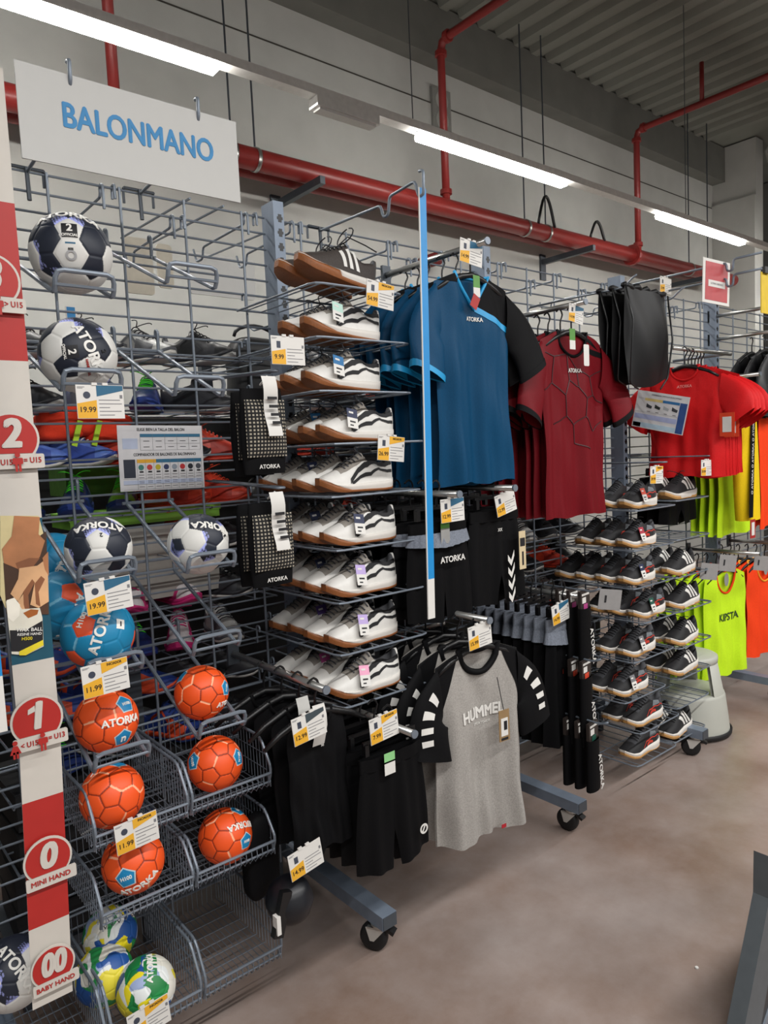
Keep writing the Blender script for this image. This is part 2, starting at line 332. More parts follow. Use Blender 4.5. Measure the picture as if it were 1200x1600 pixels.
# frame in which one hexagon faces -y with a pentagon straight above it
_h = HEX[0]; _p = PENT[np.argmax(PENT @ _h)]; _x = np.cross(-_h, _p); _x = -_x / np.linalg.norm(_x)
_zz = np.cross(_x, -_h)
_F = np.array([_x, -_h, _zz])
if (_F @ _p)[2] < 0: _F = np.array([-_x, -_h, -_zz])
PENT = PENT @ _F.T; HEX = HEX @ _F.T
N32 = np.concatenate([PENT, HEX]); H32 = np.array([2.32744] * 12 + [2.26728] * 20)
def srgb(h): return np.array(lin(h)[:3])
def blob(V, seed, n, k):
    rg = np.random.RandomState(seed); S = rg.normal(size=(n, 3)); S /= np.linalg.norm(S, axis=1)[:, None]
    Q = V + .22 * np.sin(V[:, [1, 2, 0]] * 5 + seed) + .1 * np.sin(V[:, [2, 0, 1]] * 11)
    return np.argmax(Q @ S.T, 1) % k
def ball_mesh(design, sub=7):
    bm = bmesh.new(); bmesh.ops.create_icosphere(bm, subdivisions=sub, radius=1)
    me = bpy.data.meshes.new('cover'); bm.to_mesh(me); bm.free()
    n = len(me.vertices); V = np.empty(n * 3); me.vertices.foreach_get('co', V); V = V.reshape(-1, 3)
    S = V @ N32.T / H32; idx = np.argsort(-S, 1)[:, :2]; a, c = idx[:, 0], idx[:, 1]
    e = (S[np.arange(n), a] - S[np.arange(n), c]) * 2.3          # 0 on a seam
    rad = 1 - .016 * np.exp(-(e / .022) ** 2); me.vertices.foreach_set('co', (V * rad[:, None]).ravel())
    if design == 'navy':
        navy, white, lav = srgb('#1d2331'), srgb('#d9d8d3'), srgb('#8288bb')
        iswhite = np.array([(abs(q[0]) < .25 and -.8 < q[2] < .75 and q[1] < 0) or (q[1] > .1 and i % 2 == 0) or (abs(q[0]) > .93) or q[2] < -.74 for i, q in enumerate(N32)])
        jag = .03 + .13 * np.abs(np.sin(V[:, 0] * 41 + V[:, 2] * 17)) * np.abs(np.sin(V[:, 1] * 53 + V[:, 0] * 29 + 1.3))
        col = np.where(iswhite[a][:, None], white, navy)
        fr = (iswhite[a] != iswhite[c]) & (~iswhite[a]) & (e < jag) & (((a * 3 + c * 5) % 4) < 2)
        col = np.where(fr[:, None], np.where((e < jag * .45)[:, None], lav * 1.7, lav), col)
    elif design == 'teal':
        col = np.tile(srgb('#0f7fab'), (n, 1)); org = np.array([i in (1, 4, 6, 9) for i in range(32)])
        col = np.where(org[a][:, None], srgb('#e4532a'), col)
        wh = (e < .028) & ((a * 7 + c * 7) % 5 < 2) & (~org[a]) & (~org[c]); col = np.where(wh[:, None], srgb('#6fb2cf'), col)
    elif design == 'orange':
        col = np.tile(srgb('#ef5519'), (n, 1)); bl = np.zeros(32, bool)
        rim = bl[a] & (e < .05)
        col = np.where(bl[a][:, None], srgb('#1583b8'), col); col = np.where(rim[:, None], srgb('#bcd4dc'), col)
        seam = (e < .022) & ((a + c) % 5 == 0) & (~bl[a]) & (~bl[c]); col = np.where(seam[:, None], srgb('#ffb48c'), col)
        seam = (e < .016) & ((a + c) % 5 != 0); col = np.where(seam[:, None], srgb('#8f2c0a'), col)
    else:
        pal = np.array([srgb(h) for h in ('#e3e1d6', '#157a3c', '#e6d51f', '#dfe3e2', '#1d4f95', '#dedcd0', '#9aabd0', '#1f8a46', '#dfe3e2', '#e2d33a')])
        col = pal[blob(V, 5, 70, 10)]
    at_ = me.attributes.new('print', 'FLOAT_COLOR', 'POINT'); at_.data.foreach_set('color', np.concatenate([col, np.ones((n, 1))], 1).astype('f').ravel())
    me.materials.append(attr_mat('ball_cover_' + design)); me.polygons.foreach_set('use_smooth', [True] * len(me.polygons))
    return me
BALLS = {d: ball_mesh(d) for d in ('navy', 'teal', 'orange', 'camo')}
def on_ball(o, r, s, size, m, fwd, up, a=0, b_=0, roll=0, name='lettering', bold=.06):
    """wrap lettering onto the ball; fwd = direction it faces, a / b_ shift it sideways / up in units of r"""
    rgt = fwd.cross(up).normalized() * -1; rgt = up.cross(fwd).normalized(); u = fwd.cross(rgt).normalized()
    n2 = a * a + b_ * b_; a, b_ = (a, b_) if n2 < .95 else (a * .97 / n2 ** .5, b_ * .97 / n2 ** .5); c = (fwd * (1 - a * a - b_ * b_) ** .5 + rgt * a + u * b_).normalized(); rx = u.cross(c).normalized(); ux = c.cross(rx).normalized()
    rr = Matrix.Rotation(roll, 3, c); rx = rr @ rx; ux = rr @ ux
    if isinstance(s, str): me = text_mesh(s, size, m, bold=bold).copy()
    else: me = s
    n = len(me.vertices); co = np.empty(n * 3, 'f'); me.vertices.foreach_get('co', co); co = co.reshape(-1, 3)
    out = np.empty_like(co)
    for i, p in enumerate(co):
        az, el = p[0] / r, p[2] / r; rho = math.hypot(az, el)
        d = c * math.cos(rho) + ((rx * az + ux * el) * (math.sin(rho) / rho) if rho > 1e-9 else Vector((0, 0, 0)))
        out[i] = d * (r * 1.004 - p[1])
    me.vertices.foreach_set('co', out.ravel()); me.update()
    return link(name, me, o)
def patch(w_, h, m, n=8):
    P = [[(-w_ / 2 + w_ * i / n, 0, -h / 2 + h * j / n) for j in range(n + 1)] for i in range(n + 1)]
    return MB().grid(P).mesh('patch', m)
def ball(px, py, y, r, design, label, prints=(), rz=0., rx=0., ry=0., group=None):
    c = at(px, py, y); o = thing('handball', label, 'ball', c, group=group)
    cv = link('cover', BALLS[design], o); cv.scale = (r, r, r)
    fwd = (CAM - c).normalized(); base = fwd.to_track_quat('-Y', 'Z').to_matrix()
    cv.rotation_euler = (base @ Matrix.Rotation(rz, 3, 'Z') @ Matrix.Rotation(rx, 3, 'X') @ Matrix.Rotation(ry, 3, 'Y')).to_euler()
    up = Vector((0, 0, 1))
    for p in prints:
        k = dict(p); s = k.pop('s'); size = k.pop('size', .03); m = k.pop('m', WHITE)
        if s == 'PENT': s = pent_patch(size, BADGE_B, BADGE_W); k.setdefault('name', 'blue_badge')
        elif not isinstance(s, str): s = patch(s[0], s[1], m); k.setdefault('name', 'printed_patch')
        on_ball(o, r * (1.0 if k.get('name') != 'printed_patch' else .9985), s, size, m, fwd, up, **k)
    return o
def pent_patch(r, m, rim):
    P = MB(); 
    for rr, mi, y in ((r, 1, 0), (r * .86, 0, -.0006)):
        for k in range(5):
            for q in range(4):
                a0, a1 = 2 * math.pi * k / 5 + math.pi / 2, 2 * math.pi * (k + 1) / 5 + math.pi / 2
                p0 = Vector((math.cos(a0), math.sin(a0))) * rr; p1 = Vector((math.cos(a1), math.sin(a1))) * rr; A = p0.lerp(p1, q / 4); B = p0.lerp(p1, (q + 1) / 4)
                P.add([(0, y, 0), (A.x * .5, y, A.y * .5), (B.x * .5, y, B.y * .5), (A.x, y, A.y), (B.x, y, B.y)], [(0, 1, 2), (1, 3, 4, 2)], mi)
    return P.mesh('badge', [m, rim])
BADGE_B = mat('ball_badge_blue', '#1583b8', .5, 0, .03); BADGE_W = mat('ball_badge_rim', '#bcd4dc', .5, 0, .02)
BW = mat('white_ball_print', '#e8e6e0', .5, 0, .02)
def bd(size, a, b_, roll=0): return dict(s='PENT', size=size, a=a, b_=b_, roll=R(roll))
def lt(s, size, a, b_, roll=0, m=None): return dict(s=s, size=size, a=a, b_=b_, roll=R(roll), m=m or BW)
def pt(w_, h, a, b_, m, roll=0): return dict(s=(w_, h), a=a, b_=b_, m=m, roll=R(roll))
ball(111, 397, 1.82, .0935, 'navy', 'navy and white handball at the top left, marked 2 OFFICIAL on a black square', [lt('ATORKA', .036, -.02, .93), pt(.034, .036, 0, .56, INK), lt('2', .026, 0, .60), lt('OFFICIAL', .0085, 0, .44), pt(.022, .004, 0, .26, BLUEP), lt('SIZE', .006, 0, .12, 0, INK), lt('O', .03, 0, -.04, 0, mat('pale_ink', '#a5a5a6', .6)), lt('IHF', .012, 0, -.38, 0, INK)])
ball(122, 556, 1.82, .090, 'navy', 'navy and white handball second from the top, ATORKA running down its front', [lt('ATORKA', .036, .33, .12, -72), pt(.03, .036, -.18, .1, INK, -84), lt('2', .024, -.14, .1, -84), lt('OFFICIAL', .0085, -.32, .1, -84), lt('2', .017, .62, .12, -80, INK), lt('HANDBALL', .008, .22, -.3, -80, REDP)], rz=-.75, rx=-.2, ry=.35)
ball(154, 857, 1.82, .080, 'navy', 'navy and white handball in the left holder over a blue ball, lettering upside down', [lt('ATORKA', .030, .05, .72, 176), lt('2', .014, .1, .40, 180, INK)], rx=.38)
ball(310, 850, 1.82, .0825, 'navy', 'navy and white handball sitting alone in the right hand column of holders', [lt('ATORKA', .030, .52, .55, 160), lt('2', .014, .84, .2, 100, INK)], rz=1.0, rx=.3, ry=.4)
ball(153, 990, 1.80, .087, 'teal', 'teal blue handball with one orange patch, ATORKA slanting up its front', [lt('ATORKA', .035, .12, .18, 68), lt('H100', .018, -.38, .42, 74), pt(.022, .024, .6, .18, BW, -14), lt('I', .016, .6, .18, -14, INK)], rz=2.2, rx=.7, ry=1.0)
ball(82, 884, 2.05, .089, 'teal', 'teal blue handball behind the banner, the uppermost and half hidden', [lt('ATORKA', .036, .5, .2, 48), lt('H100', .018, .22, -.02, 60)], rz=.3, rx=2.0)
ball(92, 946, 1.93, .087, 'teal', 'teal blue handball with an orange patch right beside the banner', [lt('ATORKA', .032, .35, -.42, -110)], rz=3.5, rx=1.0, ry=.1)
ball(166, 1126, 1.82, .078, 'orange', 'orange handball in the left wire holder, white ATORKA beside two blue badges', [bd(.026, .60, .42, 6), bd(.026, .46, -.62, 10), lt('ATORKA', .026, .50, -.1, 4), lt('H100', .011, .62, .42, 6), lt('n', .03, .46, -.62, 10)], rz=-.5, rx=.35, ry=.9)
ball(315, 1082, 1.84, .074, 'orange', 'orange handball in the right wire holder above the baskets', [bd(.024, .90, .05, 70), bd(.024, -.75, .72, 20), lt('ATO', .02, .72, -.52, 10), lt('H100', .01, .90, .05, 70)], rz=.8, rx=-.2)
ball(175, 1243, 1.81, .0785, 'orange', 'plain orange handball in the upper left basket', [bd(.026, .25, .98, 0), lt('A', .02, -.5, .75, 30)], rz=1.9, rx=.9, ry=.2)
ball(336, 1193, 1.81, .0755, 'orange', 'orange handball with blue badges on both flanks in the upper right basket', [bd(.026, -.78, .18, -70), bd(.026, .86, .1, 80), lt('H100', .012, -.78, .18, -70), lt('H100', .012, .86, .1, 80)], rz=.35, rx=.1, ry=-.1)
ball(208, 1346, 1.81, .078, 'orange', 'orange handball in the middle left basket with a blue badge near its foot', [bd(.028, -.25, -.45, 8), lt('ATORKA', .026, .15, -.78, 32), lt('H100', .013, -.25, -.45, 8)], rz=.2, rx=-.75, ry=.4)
ball(352, 1306, 1.81, .075, 'orange', 'orange handball in the middle right basket, ATORKA upside down between blue badges', [bd(.025, .5, .82, 8), bd(.025, .75, -.3, 10), lt('ATORKA', .024, .66, .28, 184), lt('0', .02, .5, .82, 8), lt('H100', .01, .75, -.3, 10)], rz=1.15, rx=.1, ry=.75)
ball(228, 1543, 1.80, .0755, 'camo', 'green yellow and blue patterned ball in front in the bottom left basket', [pt(.098, .034, .2, .62, mat('ball_green_print', '#157a3c', .5), 78), lt('ATORKA', .022, .2, .62, 78)], rz=.4)
ball(163, 1524, 1.90, .075, 'camo', 'patterned ball in the bottom left basket behind the front one, mostly blue and green', [], rz=2.1, rx=.6)
ball(172, 1460, 1.98, .0725, 'camo', 'patterned ball at the back of the bottom left basket, mostly green', [], rz=4.0, rx=1.2)
ball(20, 1520, 1.86, .082, 'navy', 'navy and white ball left of the banner foot, ATORKA running down it', [lt('ATORKA', .034, .12, .08, -62), lt('2', .018, -.6, .1, -60, INK)], rz=.5, rx=.4, ry=.2)

# ------------------------------------------------------------------ ball holders: two slanting rods, a looped front, back bar on the grid
b = MB()
b.rod([(-.066, 0, .175), (-.066, -.4, 0), (-.066, -.415, .05), (.066, -.415, .05), (.066, -.4, 0), (.066, 0, .175)], .0058, 8, rad=.018).tube([(-.066, -.408, .018), (.066, -.408, .018)], .0038, 6)
frm = b.mesh('slanting_frame', STEEL)
b = MB().tube([(-.08, 0, .175), (.08, 0, .175)], .005, 6)
for s in (-1, 1): b.rod([(s * .066, 0, .175), (s * .066, -.004, .235), (s * .066, .012, .24), (s * .066, .012, .22)], .005, 6, rad=.008)
bck = b.mesh('back_bar', STEEL)
HOLD = [(.568, 1.995, 'under the top left ball'), (.568, 1.772, 'under the second ball from the top'), (.568, 1.325, 'under the navy ball above the blue one'), (.568, 1.09, 'under the blue ball with the orange patch'), (.568, .862, 'under the left orange ball above the baskets'),
        (.838, 2.045, 'empty, at the top right'), (.838, 1.765, 'empty, second from the top at the right'), (.838, 1.308, 'under the lone navy ball at the right'), (.838, 1.09, 'empty, below the lone navy ball'), (.838, .865, 'under the right orange ball above the baskets')]
for x, z, lb in HOLD:
    t = thing('ball_holder', 'grey wire ball holder on the grid, ' + lb, 'ball holder', (x, YM - .006, z)); link('slanting_frame', frm, t); link('back_bar', bck, t)
# ------------------------------------------------------------------ wire baskets
def basket(x0, x1, zf, top, label, tagged=False):
    cx = (x0 + x1) / 2; t = thing('wire_basket', label, 'basket', (cx, 0, zf)); h = (x1 - x0) / 2 - .003
    yb, yf, T = YM - .012, 1.74, top
    prof = [(yb, T), (yf + .05, T), (yf, T * .48), (yf, .04), (yf + .018, 0), (yb, 0)]
    for s in (-1, 1):
        MB().rod([(s * h, y, z) for y, z in prof[:5]], .0042, 8, rad=.02).build('side_rim', STEEL, t)
    b = MB()
    for s in (-1, 1):
        n = 22
        for k in range(n + 1):
            y = yf + .004 + (yb - yf - .004) * k / n; zt = T if y > yf + .05 else .48 * T + (y - yf) / .05 * .52 * T
            b.tube([(s * h, y, 0), (s * h, y, zt)], .0013, 4)
        for z in (.33 * T, .66 * T): b.tube([(s * h, yf + .02, z), (s * h, yb, z)], .0013, 4)
    b.build('side_wires', STEEL, t, kind='stuff')
    b = MB()
    for k in range(14): b.tube([(-h + 2 * h * (k + .5) / 14, yf + .01, 0), (-h + 2 * h * (k + .5) / 14, yb, 0), (-h + 2 * h * (k + .5) / 14, yb, T)], .0013, 4)
    for k in range(7): b.tube([(-h, yf + .05 + .05 * k, 0), (h, yf + .05 + .05 * k, 0)], .0016, 4)
    for k in range(14): b.tube([(-h + 2 * h * (k + .5) / 14, yf + .012, 0), (-h + 2 * h * (k + .5) / 14, yf - .002, .014), (-h + 2 * h * (k + .5) / 14, yf, .04)], .0013, 4)
    b.build('floor_wires', STEEL, t, kind='stuff')
    MB().tube([(-h, yf, .042), (h, yf, .042)], .0042, 8).build('front_rail', STEEL, t); MB().tube([(-h, yf + .004, .016), (h, yf + .004, .016)], .003, 8).build('front_rail', STEEL, t)
    MB().tube([(-h, yb, T), (h, yb, T)], .0042, 8).build('back_rail', STEEL, t)
BX = ((.487, .728), (.736, .978))
for (x0, x1), zf, T, lb in ((BX[0], .668, .135, 'upper left one holding a plain orange ball'), (BX[1], .668, .135, 'upper right one holding a badged orange ball'), (BX[0], .468, .12, 'middle left one with price card'), (BX[1], .468, .12, 'middle right one holding an orange ball'),
                        (BX[0], .150, .15, 'bottom left one with three patterned balls'), (BX[1], .150, .15, 'bottom right one, empty'), ((.235, .478), .150, .15, 'bottom one behind the foot of the banner')):
    basket(x0, x1, zf, T, 'grey wire basket with bent side rims, ' + lb)

# ------------------------------------------------------------------ BALONMANO sign, hooks, banner, strips
def arm(name, label, pts, r=.0045, cat='hook', bracket=True):
    o = Vector(pts[0]); t = thing(name, label, cat, o); MB().rod([Vector(p) - o for p in pts], r, 8, rad=.012).build('arm', STEEL, t, True)
    if bracket:
        MB().tube([(-.045, .004, .012), (.045, .004, .012)], .0045, 6).rod([(-.045, .004, .012), (-.045, .012, .012), (-.045, .012, -.03)], .004, 6).rod([(.045, .004, .012), (.045, .012, .012), (.045, .012, -.03)], .004, 6).tube([(0, 0, .012), (0, -.004, -.075)], .006, 8).build('bracket', DSTEEL, t)
    return t
x0, x1, zt, zb = .454, .987, 2.483, 2.277
t = thing('hanging_sign', 'white hanging sign reading BALONMANO in blue capitals', 'sign', ((x0 + x1) / 2, 1.735, zb))
MB().box((0, 0, (zt - zb) / 2), (x1 - x0, .004, zt - zb)).build('board', mat('sign_board', '#bdbdba', .6, 0, .01), t)
text('BALONMANO', .077, mat('sign_blue', '#2a7eb4', .55), t, (.010, -.0026, .112), bold=.045, sx=.76)
for x, lb in ((.569, 'left'), (.88, 'right')):
    arm('sign_hook', 'grey wire hook through the %s half of the BALONMANO sign' % lb, [(x, YM - .01, 2.40), (x, 1.80, 2.42), (x, 1.76, 2.46), (x, 1.732, 2.46), (x, 1.728, 2.515), (x, 1.745, 2.515)], .0045)
def strip(label, x, xb, y, z1, z0, zs, w_=.0285):
    t = thing('label_strip', label, 'strip', ((x + xb) / 2, y, z0)); d = (x - xb) / 2; H = z1 - z0
    q = lambda z: -d + 2 * d * z / H
    for nm, a, c, m in (('blue_band', zs - z0, H, SKYB), ('white_end', 0, zs - z0, WHITE)):
        MB().add([(q(a) - w_ / 2, -.001, a), (q(a) + w_ / 2, -.001, a), (q(c) + w_ / 2, -.001, c), (q(c) - w_ / 2, -.001, c), (q(a) - w_ / 2, .001, a), (q(a) + w_ / 2, .001, a), (q(c) + w_ / 2, .001, c), (q(c) - w_ / 2, .001, c)],
                 [(0, 1, 2, 3), (7, 6, 5, 4), (0, 4, 5, 1), (1, 5, 6, 2), (2, 6, 7, 3), (3, 7, 4, 0)]).build(nm, m, t)
    MB().box((q(H / 2) - w_ / 2, 0, H / 2), (.003, .004, H), rot=Matrix.Rotation(math.atan2(2 * d, H), 3, 'Y')).build('white_edge', WHITE, t)
strip('long blue hanging strip with a white end in front of the blue shirts', 1.540, 1.505, 1.614, 2.385, 1.075, 1.2)
arm('strip_hook', 'pale wire hook arm with a dip that carries the long blue strip', [(1.531, YM - .01, 2.395), (1.531, 1.80, 2.385), (1.531, 1.79, 2.345), (1.531, 1.765, 2.345), (1.531, 1.755, 2.40), (1.531, 1.635, 2.41), (1.531, 1.622, 2.36), (1.531, 1.600, 2.36), (1.531, 1.597, 2.43), (1.531, 1.615, 2.432)], .0048)
p = at(11, 1142, 1.6); strip('blue and white hanging strip at the left edge of the view', p.x - .026, p.x - .024, 1.6, 2.3, p.z, p.z + .115, .05)
strip('blue strip hanging on the far side of the grid, seen behind the left balls', .80, .81, 2.62, 2.15, 1.42, 1.5, .03)

BX0, BX1, BY = .340, .427, 1.72
def bq(z): return -.022 * max(0, (1.0 - z)) / .62
def bstrip(b, z0, z1, mi=0, y=0, n=6):
    P = [[(x + bq(z0 + (z1 - z0) * k / n), BY + y, z0 + (z1 - z0) * k / n) for k in range(n + 1)] for x in (BX0, BX1)]; return b.grid(P, mi)
t = thing('size_banner', 'tall hanging banner in red and white bands with ball size numbers', 'banner', (0, 0, 0)); PAPER = mat('banner_paper', '#c9c3ba', .6, 0, .02)
b = MB(); bstrip(b, .375, 2.45, 0, .0012, 24).build('paper_back', PAPER, t)
RB = mat('banner_red', '#ad2520', .5, 0, .03)
for nm, z0, z1, m in (('white_band', 2.171, 2.45, PAPER), ('red_band', 1.835, 2.171, RB), ('white_band', 1.49, 1.835, PAPER), ('white_band', .855, 1.171, PAPER), ('red_band', .562, .855, RB), ('white_band', .375, .562, PAPER)):
    bstrip(MB(), z0, z1).build(nm, m, t)
def flat(nm, pts, m, y, par, ext=.0006):                # flat print on the banner, corner points taken off the photograph on its own plane
    out = [at(a, c, BY - y) for a, c in pts]; return MB().prism([(p.x, p.z) for p in out], BY - y, BY - y - ext).build(nm, m, par)
SKIN = mat('printed_skin', '#b5794f', .55, 0, .25, 12); SKIN2 = mat('printed_skin_light', '#d9a97c', .55, 0, .2, 12)
ph = bstrip(MB(), 1.171, 1.49).build('photo_print', mat('printed_teal', '#124f63', .5), t)
flat('print_area', [(0, 806), (60, 806), (72, 850), (75, 955), (8, 950), (0, 930)], mat('printed_cream', '#cfc08f', .55), .001, ph)
flat('print_area', [(5, 880), (72, 830), (76, 960), (10, 960)], mat('printed_brown', '#4a3020', .55, 0, .3, 12), .0016, ph)
flat('print_area', [(22, 806), (62, 808), (60, 835), (70, 845), (62, 870), (48, 885), (30, 890), (6, 880), (3, 858), (18, 838)], SKIN, .0022, ph)
flat('print_area', [(30, 888), (58, 884), (74, 872), (76, 940), (60, 950), (47, 945), (54, 910), (38, 925), (28, 940), (16, 928), (28, 905)], SKIN2, .0028, ph)
flat('print_area', [(28, 940), (38, 922), (44, 955), (38, 962), (30, 955)], SKIN2, .0028, ph)
flat('print_area', [(9, 940), (24, 936), (34, 952), (62, 950), (66, 965), (68, 1010), (40, 1024), (18, 1022)], mat('printed_ivory', '#dcd8c8', .5), .0034, ph)
flat('print_area', [(15, 985), (40, 985), (66, 970), (67, 1000), (36, 1018), (17, 1018)], INK, .004, ph)
flat('print_area', [(30, 1018), (67, 1000), (68, 1008), (40, 1024), (30, 1024)], mat('printed_yellow', '#e3cf2a', .5), .0046, ph)
SKIN3 = mat('printed_skin_shade', '#8a5636', .55, 0, .2, 12)
flat('print_area', [(36, 925), (50, 905), (54, 910), (44, 930), (46, 955), (42, 962), (37, 945)], SKIN3, .0031, ph)
flat('print_area', [(54, 912), (64, 900), (70, 905), (60, 925), (63, 948), (56, 944)], SKIN3, .0031, ph)
flat('print_area', [(24, 880), (45, 872), (62, 872), (48, 890), (30, 894)], SKIN3, .0026, ph)
flat('print_area', [(66, 872), (75, 862), (76, 900), (70, 890)], SKIN, .0031, ph)
flat('print_area', [(10, 938), (22, 934), (31, 945), (30, 962), (20, 972), (12, 965)], mat('printed_lid', '#efeadb', .5), .0037, ph)
flat('print_area', [(36, 958), (48, 952), (60, 953), (58, 960), (44, 966)], mat('printed_wax', '#a05a22', .5), .0038, ph)
for s_, a, c, sz, m in (('WAX BALL', 46, 984, .011, BW), ('RESINE HAND', 46, 991, .008, BW), ('H500', 42, 998, .010, mat('printed_yellow', '#e3cf2a'))):
    p = at(a, c, BY - .005); o = text(s_, sz, m, ph, p, bold=.02); o.rotation_euler.y = R(8)
def person_icon(parent, x, z, s, m, skirt=False, y=0):
    b = MB().prism(disc(.14 * s, 10, cx=x, cz=z + .88 * s), y, y - .0006)
    if skirt: b.prism([(x - .12 * s, z + .72 * s), (x + .12 * s, z + .72 * s), (x + .3 * s, z + .25 * s), (x - .3 * s, z + .25 * s)], y, y - .0006)
    else: b.prism(rrect(x - .26 * s, z + .38 * s, x + .26 * s, z + .72 * s, .06 * s, 2), y, y - .0006)
    for k in (-1, 1): b.box((x + k * .09 * s, y - .0003, z + .18 * s), (.12 * s, .0006, .4 * s))
    b.build('person_icon', m, parent)
def badge(num, px, py, r, note, kind):
    c = at(px, py, BY - .012); g = link('badge', MB().prism([(x, z) for x, z in disc(r, 36)], -.0, .004).prism(rrect(-r * .95, -r * 1.18, r * 1.12, -r * .62, .004), -.0002, .004).mesh('badge', PAPER), t, c, label='round red badge numbered ' + num)
    MB().prism([(x, z) for x, z in disc(r * .91, 36) if z > -r * .64], -.0012, 0).build('red_disc', RB, g)
    text(num, r * 1.5, PAPER, g, (-.02 * r if num != '00' else 0, -.002, .14 * r), bold=.09, shear=.15, sx=.9 if num != '00' else .72, name='number')
    if num == '1': MB().prism([(-.06 * r, .62 * r), (-.32 * r, .50 * r), (-.34 * r, .30 * r), (-.06 * r, .38 * r)], -.0026, -.0014).build('number_flag', PAPER, g)
    if kind == 'U':
        text(note[0], r * .30, RB, g, (-.36 * r, -.001, -.92 * r), bold=.04, sx=.85); text(note[1], r * .30, RB, g, (.68 * r, -.001, -.87 * r), bold=.04, sx=.85)
        person_icon(g, .13 * r, -1.28 * r, .72 * r, RB, y=-.0045); person_icon(g, -.90 * r, -1.32 * r, .70 * r, RB, True, y=-.0045)
    else: text(note, r * .31, RB, g, (.05 * r, -.001, -.90 * r), bold=.04)
badge('3', -13, 437, .056, ('< U15', '> U15'), 'U'); badge('2', 18, 685, .056, ('> U15', '= U15'), 'U'); badge('1', 58, 1125, .055, ('< U15', '= U13'), 'U')
badge('0', 75, 1343, .052, 'MINI HAND', 'T'); badge('00', 83, 1510, .048, 'BABY HAND', 'T')
arm('banner_hook', 'grey wire hook that carries the number banner', [(.385, YM - .01, 2.40), (.385, 1.75, 2.43), (.385, 1.725, 2.40), (.385, 1.712, 2.40), (.385, 1.71, 2.45), (.385, 1.73, 2.45)])

# ------------------------------------------------------------------ price cards and information sheets
LINES = MB()
for k, (x0, x1) in enumerate(((-.004, .044), (-.004, .048), (-.004, .02), (-.004, .046), (-.004, .03))): LINES.box(((x0 + x1) / 2, -.0012, .004 - .0085 * k), (x1 - x0, .0006, .0016))
LINES.box((-.042, -.0012, .033), (.016, .0006, .0012)).box((-.044, -.0012, .0305), (.012, .0006, .001)).box((.047, -.0012, .012), (.006, .0006, .008))
LINES_M = LINES.mesh('printed_lines', GREYINK)
CARD_M = MB().box((0, 0, 0), (.106, .002, .076)).mesh('card', WHITE)
AMB_M = MB().prism([(-.052, -.037), (-.009, -.037), (-.009, .004), (-.052, -.004)], -.0011, -.0016).mesh('price_patch', YELLOW)
HEADS = {n: MB().prism([(-.008, .012), (.052, .026), (.052, .037), (-.008, .037)], -.0011, -.0016).mesh('header_patch', m) for n, m in (('blue', BLUEP), ('amber', YELLOW), ('slate', mat('slate_print', '#3c474d', .55)))}
PIC_M = MB().prism(disc(.008, 14, 1, 1, -.03, .015), -.0011, -.0016).mesh('product_picture', mat('picture_ink', '#3a4150', .5))
PIC2_M = MB().prism([(-.036, .006), (-.024, .006), (-.024, .024), (-.036, .024)], -.0011, -.0016).mesh('product_picture', mat('picture_ink', '#3a4150', .5))
CLIPS_M = MB().box((0, .0, .04), (.012, .006, .006)).mesh('clip', WHITE)
def price(px, py, price_, label, head='blue', y=1.68, rz=0., tilt=0., word=None, s=1.0, pic=PIC2_M, X=None):
    c = at(px, py, y) if X is None else atx(px, py, X)
    t = thing('price_card', label, 'price card', c, rz); t.rotation_euler.y = R(tilt); t.scale = (s, s, s)
    link('card', CARD_M, t); link('price_patch', AMB_M, t); link('printed_lines', LINES_M, t, kind='stuff'); link('product_picture', pic, t); [link('clip', CLIPS_M, t, (dx, 0, 0)) for dx in (-.012, .012)]
    if head: link('header_patch', HEADS[head], t)
    text(price_, .017, INK, t, (-.030, -.0018, -.018), name='price', bold=.02, ext=.0002)
    if word: text(word, .0085, INK, t, (.022, -.0018, .030), bold=.03, sx=.8, ext=.0002)
    return t
price(157, 628, '19.99', 'price card 19.99 under the second navy ball from the top', 'blue', pic=PIC_M)
price(170, 930, '19.99', 'price card 19.99 under the navy ball above the blue one', 'blue', pic=PIC_M, tilt=-3)
price(165, 1059, '11.99', 'price card with amber header under the blue ball', 'amber', word='INICIADOR', pic=PIC_M, tilt=-2)
price(214, 1301, '11.99', 'price card with amber header hooked on the upper left basket rail', 'amber', word='INICIADOR', pic=PIC_M, y=1.72, tilt=-3)
price(233, 1592, '11.99', 'price card with amber header at the very bottom by the patterned balls', 'amber', word='INICIADOR', pic=PIC_M, y=1.72, tilt=-4)
price(450, 548, '9.99', 'price card with white header in front of the upright, above the knee pads', None)
price(594, 461, '54.99', 'price card with amber header beside the topmost brown shoe', 'amber', word='INICIACION', tilt=6)
price(611, 701, '26.99', 'price card with amber header above the fifth shelf of white shoes', 'amber', word='INICIADOR', tilt=6)
price(736, 395, '14.99', 'price card above the front blue shirt', 'blue', y=1.66, tilt=6)
price(707, 797, '12.99', 'price card with blue header above the grey waist shorts', 'blue', y=1.64, tilt=-1)
price(790, 786, '12.99', 'price card tilted on the rail above the black chevron shorts', None, y=1.68, tilt=-12)
price(750, 993, '15.99', 'price card above the grey and black shirt', None, y=1.55, tilt=-4)
price(876, 957, '14.99', 'price card with blue header above the black trousers', 'blue', y=1.66, tilt=-8)
price(600, 1136, '7.99', 'price card with amber header above the low black shorts', 'amber', word='INICIADOR', y=1.58, tilt=-4)
price(483, 1135, '12.99', 'price card with slate header on the bar end by the black undershirts', 'slate', y=1.60, tilt=-6)
price(478, 1343, '14.99', 'price card on the lowest bar end above the dark ball', None, y=1.60, tilt=-8)
price(900, 491, '14.99', 'price card above the front maroon shirt', 'blue', y=1.72, tilt=8, s=.9)
price(1040, 446, '5.99', 'price card on the top rail beside the black drawstring bag', None, X=3.40, tilt=3)
